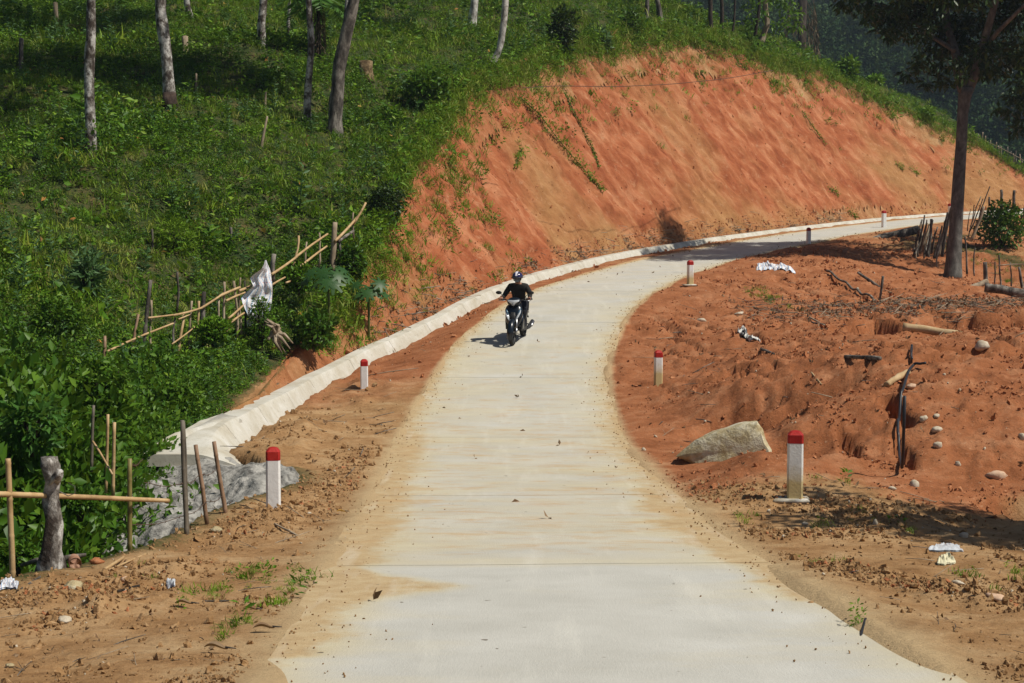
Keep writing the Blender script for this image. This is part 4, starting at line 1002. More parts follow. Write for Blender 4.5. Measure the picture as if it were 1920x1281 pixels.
def right_fence():
    z = lambda X, Y: (1640+X/5.568, 330+Y/5.568)
    P = []
    for X0,Y0,X1,Y1,w,mt,D in [(420,860,525,410,4,'wood_grey',57),(450,830,462,540,4.5,'wood_grey',57),(470,780,540,490,5,'wood_grey',57.3),(500,760,570,500,3,'wood',57.5),(550,830,592,450,6.5,'wood_grey',57),(590,800,657,530,3.5,'wood_grey',57),
        (610,850,705,520,4,'wood_grey',56.5),(648,960,655,720,3,'wood_grey',55.5),(640,850,760,380,6,'wood_grey',56.5),(700,830,800,330,6.5,'wood_grey',56.5),(690,790,712,600,3,'wood',58),(745,790,790,560,4,'wood_grey',58),(600,790,625,560,2.5,'wood',58),(520,770,560,560,2.5,'wood',58),
        (960,1010,945,630,4,'wood_grey',53),(1040,1030,1045,750,3.2,'wood_grey',53),(1010,660,1140,320,6.5,'wood',59),(975,640,1105,215,2.4,'wood',60),(990,570,1125,240,2.6,'wood_grey',60),(1085,440,1203,110,2.6,'wood_grey',60),(1000,520,1040,300,2,'wood',61),(965,560,1000,360,2,'wood',61),(1195,300,1195,220,4,'wood_grey',64),
        (1170,1130,1150,900,9,'wood_grey',50),(1252,1130,1250,895,3,'wood_grey',50.5),(1322,1160,1297,820,3.5,'wood_grey',50.5),(1422,1170,1410,900,3,'wood_grey',50.5),(1550,1200,1510,950,6,'wood_grey',50)]:
        a, b = z(X0,Y0+15), z(X1,Y1); P.append((*a, D, *b, D, w, mt, False))
    rq = np.random.RandomState(12)
    for k in range(16):
        X = rq.uniform(400,800); ln = rq.uniform(170,380); P.append((*z(X,830+rq.uniform(-60,60)), 57+rq.uniform(-.6,1), *z(X+ln*rq.uniform(.12,.3),830-ln), 57+rq.uniform(-.6,1), rq.uniform(2.2,4), 'wood_grey' if k % 3 else 'wood', False))
    R = [(*z(1290,935), 50.4, *z(1700,935), 50.4, 2.5, 'wood', False), (*z(380,640), 57.2, *z(800,600), 57.2, 2, 'wood', False)]
    fence('stake_fence', 'crooked fence of thin dark stakes on both sides of the big tree trunk', P, R, [], at(1785,520,55))
    P = [(*z(1322,350), 66, *z(1325,143), 66, 5.5,'wood_grey',False),(*z(1457,380), 66, *z(1460,150), 66, 6.5,'wood_grey',False),(*z(1556,480), 64, *z(1556,330), 64, 5,'wood_grey',False)]
    fence('post_fence', 'thick dark fence posts rising behind the round green bush at the right edge', P, [], [[(*z(1322,248),66),(*z(1457,252),66),(*z(1620,246),66)]], at(1890,400,66))
right_fence()
def ridge_fence():
    rg = np.random.RandomState(3); P = []
    for px in [1727,1763,1772,1785,1793,1801,1822,1829,1838,1846,1856,1864,1872,1880,1886,1893,1900,1906,1911,1918,1925,1934]:
        yb = np.interp(px, [1720,1790,1850,1900,1940], [226,258,285,312,335]); h = rg.uniform(20,33)
        P.append((px, yb+6, 98.5, px+rg.uniform(-4,6), yb-h, 98.5, rg.uniform(2.2,3.8), 'wood' if rg.rand() < .5 else 'wood_grey', False))
    fence('stake_fence', 'line of thin pale stakes along the far crest of the bank, dark forest behind', P, [(1760,232,98.4,1925,304,98.4,1.5,'wood',False)], [], at(1840,290,98.5))
ridge_fence()

# ---- cable across the bank
def cable():
    org = at(1250,160,50); P = [at(980,165,46),at(1045,161,47.5),at(1150,163,49.5),at(1260,158,52),at(1360,148,56),at(1450,132,62)]
    mb = MB(); P = np.array(P)-org; u = np.linspace(0,5,40); Q = np.stack([np.interp(u, range(6), P[:,k]) for k in range(3)],-1)
    for k in range(3): Q[:,k] = _smooth(Q[:,k], 7)
    mb.tube(Q, .011, 5); o = mb.obj('cable', M['wire']); o.location = tuple(org)
    tag(o, 'thin brown cable strung across the top of the red bank', 'cable')
cable()

# ---- trees
M['rot'] = mat_rough('rotten_wood', (.07,.045,.022), (.17,.115,.06), (.30,.22,.12), 5, .03, dark=(.03,.02,.01), dk=.44, lo=.4, hi=.6)
def crown_mesh(rng, n_cl, R, hz, n, ll, mat, asp=.42, droop=.35, holes=.35, name='crown'):
    mb = MB()
    for k in range(n_cl):
        d = rdir(1, rng, .2)[0]; c = d*R*np.array([1,1,hz])*rng.rand()**.4; r = R*rng.uniform(.22,.42)
        m = int(n*rng.uniform(.6,1.3)); e = rdir(m, rng, .1); P = c+e*(r*rng.rand(m)**.45)[:,None]*[1,1,.7]
        leaves_at(P, e*.6+rdir(m,rng,-.1), ll*rng.uniform(.6,1.3,m), asp, rng, droop, mb)
    return mb.mesh(name, mat)
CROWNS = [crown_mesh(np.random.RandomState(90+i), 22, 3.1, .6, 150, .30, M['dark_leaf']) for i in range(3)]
def tree(path, D, wpx, label, mat='bark', height=11, base_dd=0, crown=0, cs=1.0, name='pale_tree', band=None, group=None, seed=1, flare=1.35, cat='tree', n=14):
    """trunk through photo points (px,py) at distance D, then on upwards to the crown"""
    pts = [at(x, y, D) for x, y in path]; g0 = pts[0].copy(); org = g0
    top = pts[-1]; d = (pts[-1]-pts[-2]); d /= np.linalg.norm(d)
    end_z = g0[2]+height
    if end_z > top[2]+.3 and crown is not None:
        k = 5
        for i in range(1, k+1):
            u = i/k; pts.append(top+(np.array([d[0]*.6,d[1]*.6,1.0]))*(end_z-top[2])*u+np.array([.15*math.sin(seed*3+i),.15*math.cos(seed+i*2),0]))
    pts = np.array(pts); m = len(pts); r0 = px2m(wpx, D)/2
    L = np.concatenate([[0], np.cumsum(np.linalg.norm(np.diff(pts,axis=0),axis=1))]); u = np.linspace(0, L[-1], max(18, int(L[-1]/.22)))
    Q = np.stack([np.interp(u, L, pts[:,k]) for k in range(3)], -1)
    for k in range(2): Q[:,k] = _smooth(Q[:,k], 5)
    Q[:,0] += .03*vn(u*.9+seed, u*0); rad = r0*(1-.55*u/max(height, L[-1]))*(1+(flare-1)*np.exp(-u/.35))*(1+.06*vn(u*2.3+seed*7,u*0))
    Q = np.concatenate([Q[:1]-[0,0,.35], Q]); rad = np.concatenate([rad[:1]*1.05, rad])
    o = empty(name, org, label, cat, group)
    mb = MB(); mb.tube(Q-org, rad, n, noise=.16, seed=seed)
    mb.obj('trunk', M[mat], o)
    if band:
        z0, z1 = band; k = (u >= z0) & (u <= z1); mb = MB(); mb.tube((Q[1:][k]-org), rad[1:][k]*1.05+.002, n, noise=.16, seed=seed); mb.obj('dark_band', M['bark_band'], o)
    if crown is not None:
        e = Q[-1]-org; rg = np.random.RandomState(seed)
        for k in range(5):
            a = k*1.3+seed; b = e-np.array([0,0,1.6-.25*k]); t = b+np.array([math.cos(a)*1.5,math.sin(a)*1.5,1.5])*cs
            mb = MB(); mb.tube([b,(b+t)/2+[0,0,.15],t], [r0*.4,r0*.28,r0*.12], 7, noise=.1); mb.obj('limb', M[mat], o)
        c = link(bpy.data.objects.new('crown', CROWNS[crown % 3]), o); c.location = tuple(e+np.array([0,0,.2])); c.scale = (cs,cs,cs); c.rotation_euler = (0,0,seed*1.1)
    return o
def base_tree(px, py, path, *a, **k):
    g = gp(px, py); return tree([(px,py)]+path, g[1], *a, **k)
TG = 'slender pale trunks on the green slope'
base_tree(172,292,[(171,200),(168,120),(173,50),(173,0),(174,-60)],19,'pale blotchy trunk standing lowest on the slope, leftmost of the tall trunks',seed=1,crown=0,height=12,group=TG,cs=1.25)
base_tree(320,205,[(318,165),(313,110),(306,50),(301,15),(303,-60)],23,'pale trunk with a dark brown burnt band round its foot',seed=2,crown=1,height=12.5,band=(0,.62),group=TG,cs=1.3)
base_tree(492,88,[(490,60),(494,20),(498,-50)],15,'pale trunk thickened near its foot, high on the slope above the dead stick',seed=3,crown=2,height=12,group=TG,flare=1.1,cs=1.25)
base_tree(580,238,[(577,200),(580,130),(582,60),(579,0),(578,-60)],14,'slim pale trunk just left of the twin grey trunk',seed=4,crown=0,height=11,group=TG,flare=1.15,cs=.85)
base_tree(628,252,[(628,200),(636,130),(650,60),(664,0),(672,-60)],26,'thick leaning grey trunk with a dark scar at its foot',mat='wood_grey',seed=5,crown=1,height=12,group=TG,cs=1.35,flare=1.25)
base_tree(622,215,[(628,170),(640,100),(652,30),(656,-60)],13,'thin grey stem pressed against the left side of the leaning trunk',mat='bark',seed=15,crown=2,height=10,group=TG,cs=.7)
base_tree(541,82,[(540,50),(543,20),(541,-40)],6,'thinnest bare stem between two pale trunks at the top of the slope',seed=6,crown=None,height=10,group=TG)
base_tree(885,55,[(885,40),(890,15),(893,-50)],14,'whitish trunk left of the curved trunk, cut by the top edge of the photo',mat='bark_white',seed=7,crown=0,height=12,group=TG,flare=1.4,cs=1.2)
base_tree(920,122,[(929,112),(938,88),(943,55),(947,20),(948,-50)],13,'curved white trunk rising from a dark root clump above the bank',mat='bark_white',seed=8,crown=1,height=11,group=TG,flare=1.3,cs=.9)
base_tree(357,36,[(352,20),(349,5),(347,-50)],11,'grey trunk at the top edge behind the burnt banded trunk',seed=9,crown=2,height=12,group=TG)
base_tree(1211,40,[(1213,20),(1214,-40)],8,'left one of two thin trunks at the top where the hill meets the far forest',mat='wood_grey',seed=10,crown=0,height=11,group=TG,cs=.8)
base_tree(1237,38,[(1235,15),(1230,-5),(1228,-50)],10,'right one of two thin trunks at the top where the hill meets the far forest',mat='wood_grey',seed=11,crown=1,height=11,group=TG,cs=.8)
RG = 'dark trees on the ridge above the bank'
base_tree(1331,66,[(1331,30),(1330,-40)],9,'straight dark trunk, first on the ridge from the left',mat='bark_dark',seed=12,crown=2,height=10,name='ridge_tree',group=RG)
base_tree(1352,62,[(1353,30),(1352,-40)],7,'straight dark trunk, second on the ridge from the left',mat='bark_dark',seed=13,crown=0,height=10,name='ridge_tree',group=RG,cs=.8)
base_tree(1370,72,[(1376,45),(1378,20),(1381,-40)],4.5,'thin bent sapling stem right of the two straight dark ridge trunks',mat='bark_dark',seed=14,crown=None,height=7,name='ridge_tree',group=RG)
def clump_tree(o, org, D, clumps, n, ll, mat, seed, dz=1.2, asp=.4, droop=.4, name='crown'):
    rg = np.random.RandomState(seed); mb = MB()
    for px, py, r in clumps:
        dd = rg.uniform(-1,1)*dz; c = at(px, py, D+dd)-org; R = px2m(r, D); m = int(n*(r/30.)**1.6)+8
        e = rdir(m, rg, .1); P = c+e*(R*rg.rand(m)**.45)[:,None]*[1,1.2,.75]
        leaves_at(P, e*.5+rdir(m,rg,-.2), ll*rg.uniform(.6,1.3,m), asp, rg, droop, mb)
    return mb.obj(name, M[mat], o)
o = base_tree(1428,84,[(1432,65),(1440,45),(1436,20),(1432,-40)],11,'tree with a pale twisted trunk and bright leaves on the ridge',mat='wood',seed=16,crown=None,height=7,name='ridge_tree',group=RG)
org = np.array(o.location); g = org
clump_tree(o, org, g[1], [(1420,20,26),(1440,-5,30),(1470,5,26),(1485,28,22),(1405,45,16),(1460,45,18),(1492,50,14),(1430,-45,40),(1480,-40,35),(1408,0,18)], 90, .34, 'bush', 5)
base_tree(1414,82,[(1418,55),(1422,30),(1424,-10)],7,'dark stem just left of the twisted pale ridge trunk',mat='bark_dark',seed=17,crown=None,height=5,name='ridge_tree',group=RG)
# shaggy palm on the ridge and another on the slope
def shaggy_palm(px, py, wpx, top, label, seed, frn=46, broad=False):
    g = gp(px, py); D = g[1]; o = empty('palm_tree', g, label, 'palm tree'); rg = np.random.RandomState(seed); r = px2m(wpx, D)/2
    H0 = at(px, top, D)[2]-g[2]
    mb = MB(); mb.tube([(0,0,-.3),(.03,0,H0*.5),(0,0,H0)], [r*.6,r*.42,r*.5], 12, noise=.3, seed=seed); mb.obj('trunk', M['bark_dark'], o)
    mb = MB()
    for k in range(frn*2):     # dead fronds hanging round the stem
        a = rg.rand()*6.28; z = H0*rg.uniform(.22,1.0); L = rg.uniform(.8,1.7)*r*3.0; u = np.array([math.cos(a),math.sin(a),0])
        p0 = u*r*.5+[0,0,z]; p1 = p0+u*r*rg.uniform(.7,1.4)-[0,0,L*.35]; p2 = p1+u*r*.15-[0,0,L*.6]
        mb.tube([p0,p1,p2], [.018,.014,.005], 3)
        m = 9; uu = np.linspace(.25,1,m)[:,None]; C = p1*(1-uu)+p2*uu
        leaves_at(C, np.array([[0,0,-1.]])*.9+rdir(m,rg,0)*.45+u*.1, .3*r/.3, .14, rg, .4, mb)
    mb.obj('dead_fronds', M['frond'], o)
    mb = MB(); NF = 12
    for k in range(NF):
        a = k*2.4+seed; u = np.array([math.cos(a),math.sin(a),0]); up = rg.uniform(.3,1.1); L = rg.uniform(1.8,2.6)*(.6 if broad else 1)
        t = np.linspace(0,1,9); P = np.array([0,0,H0])+u*(t*L)[:,None]+np.array([0,0,1.])*((up*t-1.05*t*t)*L)[:,None]
        mb.tube(P, np.linspace(.03,.008,9), 4)
        v = np.cross(u,[0,0,1.])
        for sgn in (-1,1):
            m = 18; q = np.linspace(.08,1,m); C = np.stack([np.interp(q,t,P[:,i]) for i in range(3)],-1)
            leaves_at(C, np.tile(v*sgn+u*.5-np.array([0,0,.25]),(m,1)), (.55 if broad else .6)*np.sin(q*2.6+.35), .22 if broad else .09, rg, .25, mb)
    mb.obj('crown', M['banana'] if broad else M['dark_leaf'], o)
    return o
shaggy_palm(1503,100,34,-30,'shaggy dark palm trunk hung with dead fronds on the ridge',3,70)
shaggy_palm(597,112,15,8,'dark palm with broad bright leaves behind the slim trunk at the top',4,30,True)
# stumps and dead sticks on the slope
def stump(px, py, w, h, label, mat='wood', seed=1, lean=0.0, name='stump'):
    g = gp(px, py); D = g[1]; mb = MB(); r = px2m(w, D)/2; hh = px2m(h, D)
    mb.tube([(0,0,-.2),(0,0,.02),(lean*hh*.5,0,hh*.5),(lean*hh,0,hh*.97),(lean*hh,0,hh)], [r*1.25,r*1.15,r*.95,r*.9,r*.55], 14, noise=.3, seed=seed)
    o = mb.obj(name, M[mat]); o.location = tuple(g); tag(o, label, 'stump' if name == 'stump' else 'stick'); return o
stump(688,150,24,34,'short brown rotten stump between the leaning trunk and the bank','rot',1)
stump(347,103,13,34,'brown stump right of the burnt banded trunk','wood',2)
stump(38,132,9,58,'thin dark snag at the upper left edge of the slope','wood_grey',3,.05)
stump(107,54,9,46,'thin snag in the grass left of the leftmost tall trunk','wood',4,-.05)
stump(490,278,5,56,'slim dead stick leaning in the shade below the high trunk','wood',5,.2,'dead_stick')
stump(497,205,4,32,'upper pale dead stick standing in the shade','wood',6,.05,'dead_stick')
stump(433,468,6,36,'small grey stick post in the grass above the pole fence','wood_grey',7,.0,'dead_stick')
stump(286,470,5,38,'thin grey stick in the bushes left of the pole fence','wood_grey',8,.0,'dead_stick')
stump(368,173,4,34,'thin pale stick right of the burnt banded trunk foot','wood',9,.0,'dead_stick')
def roots(px, py, label, seed, D=None, R=24, n=16, mat='wood'):
    g = at(px, py, D) if D else gp(px, py); D = g[1]; rg = np.random.RandomState(seed); mb = MB(); r = px2m(R, D)
    for k in range(n):
        a = rg.uniform(-2.6, .1) if k % 3 else rg.uniform(0,3.1); L = r*rg.uniform(.6,1.5)
        p1 = np.array([math.cos(a)*L*.5, -.15*rg.rand(), math.sin(a)*L*.5+.05]); p2 = np.array([math.cos(a+.4)*L, -.25*rg.rand(), math.sin(a-.3)*L])
        mb.tube([(0,0,0), p1, p2], [.05,.035,.012], 6, noise=.3, seed=k)
    mb.ball((0,.05,0),(.14,.12,.12),10,7)
    o = mb.obj('dead_roots', M[mat]); o.location = tuple(g); tag(o, label, 'roots'); return o
roots(517,628,'tangle of grey dead roots above the kerb below the hanging sack',3, D=30.6)
roots(905,128,'dark root clump at the foot of the curved white trunk',4,R=15,n=10,mat='bark_dark')

# ---- big tree at the right
def big_tree():
    g = gp(1787,520); D = g[1]; o = empty('shade_tree', g, 'big forked tree shading the road, its dark crown filling the upper right corner', 'tree')
    q = lambda x, y, dd=0: at(x, y, D+dd)-g
    mb = MB(); P = [q(1784,532),q(1786,515),q(1788,490),q(1791,450),q(1794,390),q(1798,330),q(1802,270),q(1805,215),q(1809,180),q(1812,165)]
    w = [44,36,29,26,24,22.5,21,21,25,28]; mb.tube(P, [px2m(v,D)/2 for v in w], 24, noise=.12, seed=2)
    V = mb.V[0]; V += .02*np.stack([fbm(V[:,0]*5,V[:,1]*5,V[:,2]*2,o=3,seed=s) for s in (1,2,3)],-1); mb.obj('trunk', M['tree_bark'], o)
    for pts, w0, w1 in (([q(1806,172),q(1797,140),q(1792,100,.5),q(1775,40,1),q(1770,-60,1.5),q(1765,-200,2)],18,9), ([q(1816,170),q(1826,145),q(1834,120),q(1848,70,-.5),q(1870,-10,-1),(q(1890,-180,-1.5))],19,9),
                        ([q(1840,100),q(1870,60,-1),q(1920,10,-2),q(1990,-60,-2)],10,5), ([q(1790,95),q(1750,70,1),q(1700,30,2),q(1640,5,2.5)],9,4), ([q(1773,-20),q(1720,-90,2),q(1650,-160,2)],9,4)):
        mb = MB(); k = len(pts); mb.tube(pts, [px2m(w0+(w1-w0)*i/(k-1),D)/2 for i in range(k)], 12, noise=.12); mb.obj('limb', M['tree_bark'], o)
    rg = np.random.RandomState(77); cl = []
    vis = [(1585,2,22),(1612,8,26),(1640,18,26),(1668,30,28),(1700,20,32),(1735,15,34),(1690,52,24),(1722,60,30),(1755,50,34),(1790,40,36),(1830,45,38),(1870,35,40),(1910,30,40),
           (1745,95,26),(1775,88,28),(1812,92,30),(1850,92,32),(1890,85,34),(1920,95,30),(1722,122,18),(1700,140,15),(1758,128,22),(1792,120,20),(1830,132,24),(1862,130,26),(1770,152,18),(1735,158,14),(1845,128,22),(1805,140,14),
           (1672,66,18),(1655,52,16),(1630,34,16),(1790,70,26),(1685,15,20),(1890,112,22),(1828,110,24)]
    for v in vis: cl.append(v)
    for k in range(120):
        qy = rg.uniform(-320,-10); cl.append((rg.uniform(1590-.55*min(0,qy+40),2080), qy, rg.uniform(28,52)))
    for k in range(24): cl.append((rg.uniform(1930,2090), rg.uniform(-40,110), rg.uniform(25,42)))
    mb = MB()
    for i, (px, py, r) in enumerate(cl):
        dd = rg.uniform(-2.5,5.5) if i >= len(vis) else rg.uniform(-1.5,2.5)
        c = at(px, py, D+dd)-g; R = px2m(r, D); m = int(160*(r/30.)**1.7)
        e = rdir(m, rg, .05); Pn = c+e*(R*rg.rand(m)**.5)[:,None]*[1.1,1.2,.8]
        leaves_at(Pn, e*.45+rdir(m,rg,-.25), .27*rg.uniform(.6,1.35,m), .36, rg, .45, mb)
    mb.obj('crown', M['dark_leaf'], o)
    # a smaller crown entering from the right edge
    g2 = np.array([at(1985,430,62)[0], 62.0, 0]); g2[2] = H(g2[0], 62.0)
    o2 = empty('broadleaf_tree', g2, 'tree reaching in from the right edge, its leaves in front of the dark forest', 'tree')
    mb = MB(); mb.tube([(0,0,-.3),(0,0,3),(-.2,0,6),(-.1,0,8)], [.22,.18,.14,.08], 12, noise=.1); mb.obj('trunk', M['tree_bark'], o2)
    for a in ((-1.4,0,5.6),(-1.2,.5,7)):
        mb = MB(); mb.tube([(0,0,4.2),(a[0]*.5,a[1]*.5,5.2),a], [.09,.07,.03], 7); mb.obj('limb', M['tree_bark'], o2)
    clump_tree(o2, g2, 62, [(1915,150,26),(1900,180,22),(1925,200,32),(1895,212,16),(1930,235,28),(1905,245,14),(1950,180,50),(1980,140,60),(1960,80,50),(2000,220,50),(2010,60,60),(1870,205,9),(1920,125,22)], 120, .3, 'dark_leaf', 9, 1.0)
M['tree_bark'] = mat_rough('grey_brown_bark', (.055,.05,.045), (.11,.105,.096), (.20,.195,.18), 5, .02, dark=(.02,.016,.013), dk=.36, stretch=(1,1,.5))
big_tree()
# tree standing outside the frame whose shade falls over the near right verge
def verge_tree():
    x, y = 8.8, 14.0; g = np.array([x,y,H(x,y)]); o = empty('verge_tree', g, 'leafy tree just outside the right edge, shading the near verge', 'tree')
    mb = MB(); mb.tube([(0,0,-.3),(.05,0,2),(0,.1,4),(0,0,5.6)], [.16,.13,.10,.05], 12, noise=.15); mb.obj('trunk', M['tree_bark'], o)
    c = link(bpy.data.objects.new('crown', CROWNS[1]), o); c.location = (0,0,5.6); c.scale = (.75,.6,.45)
    c = link(bpy.data.objects.new('crown', CROWNS[2]), o); c.location = (-.5,.5,5.1); c.scale = (.8,.55,.42)
    c = link(bpy.data.objects.new('crown', CROWNS[0]), o); c.location = (.3,-.1,5.9); c.scale = (.9,.6,.42)
verge_tree()

# ---- bushes and plants that stand out
def bush(px, py, rpx, label, seed, n=900, ll=.13, mat='bush', asp=.5, hr=1.0, name='bush', D=None, cat='bush', dk=.0):
    g = at(px, py, D) if D else gp(px, py); D = g[1]; r = px2m(rpx, D); rg = np.random.RandomState(seed)
    o = empty(name, g, label, cat)
    mb = MB(); d = rdir(n, rg, .25); lob = 1+.32*vn(d[:,0]*2.3+seed, d[:,1]*2.3, d[:,2]*2.3, seed=seed); R = r*rg.rand(n)**.33*lob
    C = d*R[:,None]*[1,1,hr]+[0,0,r*hr*.85]; C[:,2] = np.maximum(C[:,2], .03)
    leaves_at(C, d*.6+rdir(n,rg,.1), ll*rg.uniform(.55,1.3,n), asp, rg, .25, mb); mb.obj('foliage', M[mat], o)
    mb = MB()
    for k in range(6):
        a = k*1.05+seed; mb.tube([(0,0,-.1),(math.cos(a)*r*.3,math.sin(a)*r*.3,r*hr*.7),(math.cos(a)*r*.6,math.sin(a)*r*.6,r*hr*1.3)], [.03,.02,.006], 5)
    mb.obj('stem', M['bark_dark'], o); return o
bush(1880,465,43,'round dark green bush below the fence posts at the right edge',2,1500,.2,'bush',.5,1.0)
bush(724,425,37,'dense dark bush at the grassy left edge of the red bank',3,1100,.12,'dark_leaf',.5,1.15)
bush(802,205,42,'light green leafy bush above the left shoulder of the bank',4,900,.22,'bush',.45,.95)
bush(1055,105,24,'narrow dark upright bush above the bank crest, right of the curved white trunk',5,800,.24,'dark_leaf',.45,2.0)
bush(1185,75,20,'small leafy shrub high on the crest left of the two thin trunks',6,420,.25,'bush',.4,1.4)
bush(1130,100,16,'small pale shrub on the crest beside the narrow dark bush',7,320,.25,'lance',.35,1.2)
bush(1545,108,15,'grey green shrub left of the first bright ridge sapling',8,300,.32,'lance',.4,1.0)
bush(1590,150,17,'bright sapling on the descending ridge in front of the forest',9,320,.36,'bush',.4,1.3)
bush(1640,165,13,'low bright shrub at the right end of the ridge saplings',10,260,.34,'weed',.45,.9)
bush(1405,95,14,'dark shrub at the foot of the twisted ridge trunk',12,300,.28,'bush',.4,1.0)
bush(1735,228,15,'bright grassy shrub where the stake line begins on the far crest',13,300,.34,'weed',.3,.7)
bush(165,560,26,'tall weedy clump with narrow leaves at the left of the slope',14,500,.24,'lance',.22,1.8,'weed_clump')
bush(110,640,45,'large glossy shrub in the thicket at the far left',15,1500,.10,'bush',.5,.9)
bush(60,840,58,'pale leafy branch clump at the left edge above the bamboo stakes',16,520,.16,'banana',.42,.9,D=18)
bush(330,790,55,'broad shrub mass beside the top of the whitewashed kerb',17,1900,.085,'bush',.55,.75,D=23.9)
bush(190,760,55,'shrub mass in the gully behind the bamboo stakes',18,1800,.085,'bush',.55,.9,D=21.5)
bush(590,650,40,'leafy green shrub between the dead roots and the red bank',19,1300,.12,'bush',.55,.9,D=31.2)
bush(490,640,22,'small leaved shrub climbing in front of the hanging sack',20,900,.07,'weed',.5,2.2,D=30.9)
bush(400,640,34,'bright vine covered shrub under the middle of the pole fence',21,1100,.09,'weed',.6,.7,D=29.3)
bush(560,545,30,'light green shrub right of the hanging sack',22,700,.12,'weed',.5,.9,D=33.2)
bush(330,470,34,'reedy bush above the left half of the pole fence',23,900,.16,'grass',.14,.9)
bush(660,520,24,'dark creeper clump at the grassy foot of the bank',24,700,.12,'bush',.6,1.4,D=35.2)
bush(30,1060,40,'low weeds at the foot of the leftmost bamboo post',25,500,.07,'bush',.5,.55,D=13.2)
bush(150,960,40,'green shrub between the gnarled stump and the masonry apron',26,700,.08,'bush',.5,.6,D=16.6)
def papaya(px, py, D, label, seed=1):
    g = at(px, py, D); o = empty('papaya_plant', g, label, 'plant'); rg = np.random.RandomState(seed)
    mb = MB(); mb.tube([(0,0,-.9),(.02,0,-.2),(0,0,.35)], [.035,.03,.022], 7); mb.obj('stem', M['weed_stem'], o)
    for k in range(13):
        a = k*2.4; el = rg.uniform(-.15,.9); L = rg.uniform(.25,.5)
        c = np.array([math.cos(a)*math.cos(el)*L, math.sin(a)*math.cos(el)*L-.05, .3+math.sin(el)*L*.8])
        nrm = np.array([math.cos(a)*.5, math.sin(a)*.5-.45, .75]); nrm /= np.linalg.norm(nrm); u = np.cross(nrm,[.1,.2,1]); u /= np.linalg.norm(u); v = np.cross(nrm,u)
        mb = MB(); m = 16; th = np.linspace(0,2*math.pi,m*2,endpoint=False); R = np.where(np.arange(m*2)%4 < 2, .25, .13)*rg.uniform(.75,1.1)
        V = np.concatenate([[c], c+(np.cos(th)*R)[:,None]*u+(np.sin(th)*R)[:,None]*v-nrm*(R*.25)[:,None]]); F = np.array([[0,1+i,1+(i+1)%(2*m)] for i in range(2*m)])
        mb.add(V, F); mb.tube([(0,0,.3),c*.5+[0,0,.18],c], [.008,.006,.005], 4); mb.obj('leaf', M['papaya'], o)
M['weed_stem'] = mat_plain('green_stem', (.09,.12,.03), .6, .3); M['papaya'] = mat_leaf('lobed_leaves', [(.02,.065,.018),(.035,.10,.025),(.06,.14,.035)], .3, .35, .3, .4)
papaya(615,555,32.4,'papaya seedling with big lobed leaves beside the foot of the pole fence')
papaya(690,575,34.6,'small lobed leaf plant overhanging the base of the red bank',2)
# creepers running down the bank face
def creeper(path, label, seed, w=.16, n=420, mat='grass'):
    rg = np.random.RandomState(seed); P = []
    for x, y, e in path:                                    # find bank surface under the pixel
        b = BANK.reshape(-1,3); sx = CX+FPX*b[:,0]/b[:,1]; sy = HOR-FPX*b[:,2]/b[:,1]
        P.append(b[np.argmin((sx-x)**2+(sy-y)**2)])
    P = np.array(P); u = np.linspace(0, len(P)-1, 30); Q = np.stack([np.interp(u, range(len(P)), P[:,k]) for k in range(3)], -1); Q = Q+np.array([.02,-.06,.05])
    org = Q[0].copy(); mb = MB(); mb.tube(Q-org, np.linspace(.02,.008,30), 5)
    o = empty('creeper', org, label, 'creeper'); mb.obj('stem', M['weed_stem'], o)
    mb = MB(); k = (rg.rand(n)**1.25*29); C = np.stack([np.interp(k, range(30), Q[:,i]) for i in range(3)], -1)-org
    ww = w*(1-k/40); C += rg.normal(size=(n,3))*ww[:,None]*[1,.35,.6]; leaves_at(C, rdir(n,rg,.2)+[0,-.4,0], rg.uniform(.07,.16,n), .32, rg, .6, mb); mb.obj('foliage', M[mat], o)
creeper([(975,190,0),(1010,220,0),(1045,265,0),(1080,305,0),(1105,335,0),(1128,358,0)],'broad green creeper trailing diagonally down the middle left of the bank',1,.3,1300)
creeper([(1055,178,0),(1075,215,0),(1098,260,0),(1112,290,0),(1122,318,0)],'thin straight green creeper right of the broad one',2,.07,420)
creeper([(978,282,0),(970,298,0),(963,318,0)],'short leafy sprig hanging alone on the left part of the bank',3,.14,160)
creeper([(1500,215,0),(1525,250,0),(1545,275,0)],'faint dark creeper streak on the upper right of the bank',4,.08,150)
for i, (x, y, l) in enumerate([(1682,314,'left one of two weed tufts growing on the right half of the bank'),(1708,323,'right one of two weed tufts growing on the right half of the bank'),(1595,404,'weed tuft at the foot of the bank left of the far post'),(1560,362,'small weed tuft low on the bank below the pair of tufts'),(1385,128,'dark weed clump hanging from the top of the bank')]):
    creeper([(x-8,y-6,0),(x+2,y,0),(x+9,y+7,0)], l, 20+i, .2, 130, 'grass')

# ---- logs, planks, hoses, stones, litter
def log(x0, y0, x1, y1, w, label, mat='log_tan', seed=1, name='log', lift=.5, cat='log', sag=0.0, bend=.05):
    a, b = gp(x0,y0), gp(x1,y1); r = px2m(w, (a[1]+b[1])/2)/2
    if abs(a[1]-b[1]) > 3: m_ = (a[1]+b[1])/2; a2 = at(x0,y0,m_+.2*np.sign(a[1]-b[1])); b2 = at(x1,y1,m_-.2*np.sign(a[1]-b[1])); a, b = a2, b2
    a[2] += r*lift; b[2] += r*lift; u = np.linspace(0,1,14)[:,None]; P = a*(1-u)+b*u; P[:,2] += bend*np.sin(u[:,0]*math.pi*1.3)*r*2; o_ = P[0].copy()
    mb = MB(); mb.tube(P-o_, r*(1+.08*vn(np.linspace(0,5,14)+seed, np.zeros(14))), 14, noise=.16, seed=seed); o = mb.obj(name, M[mat]); o.location = tuple(o_); tag(o, label, cat); return o
log(1693,617,1810,634,16,'peeled tan log lying across the litter filled pit',seed=1)
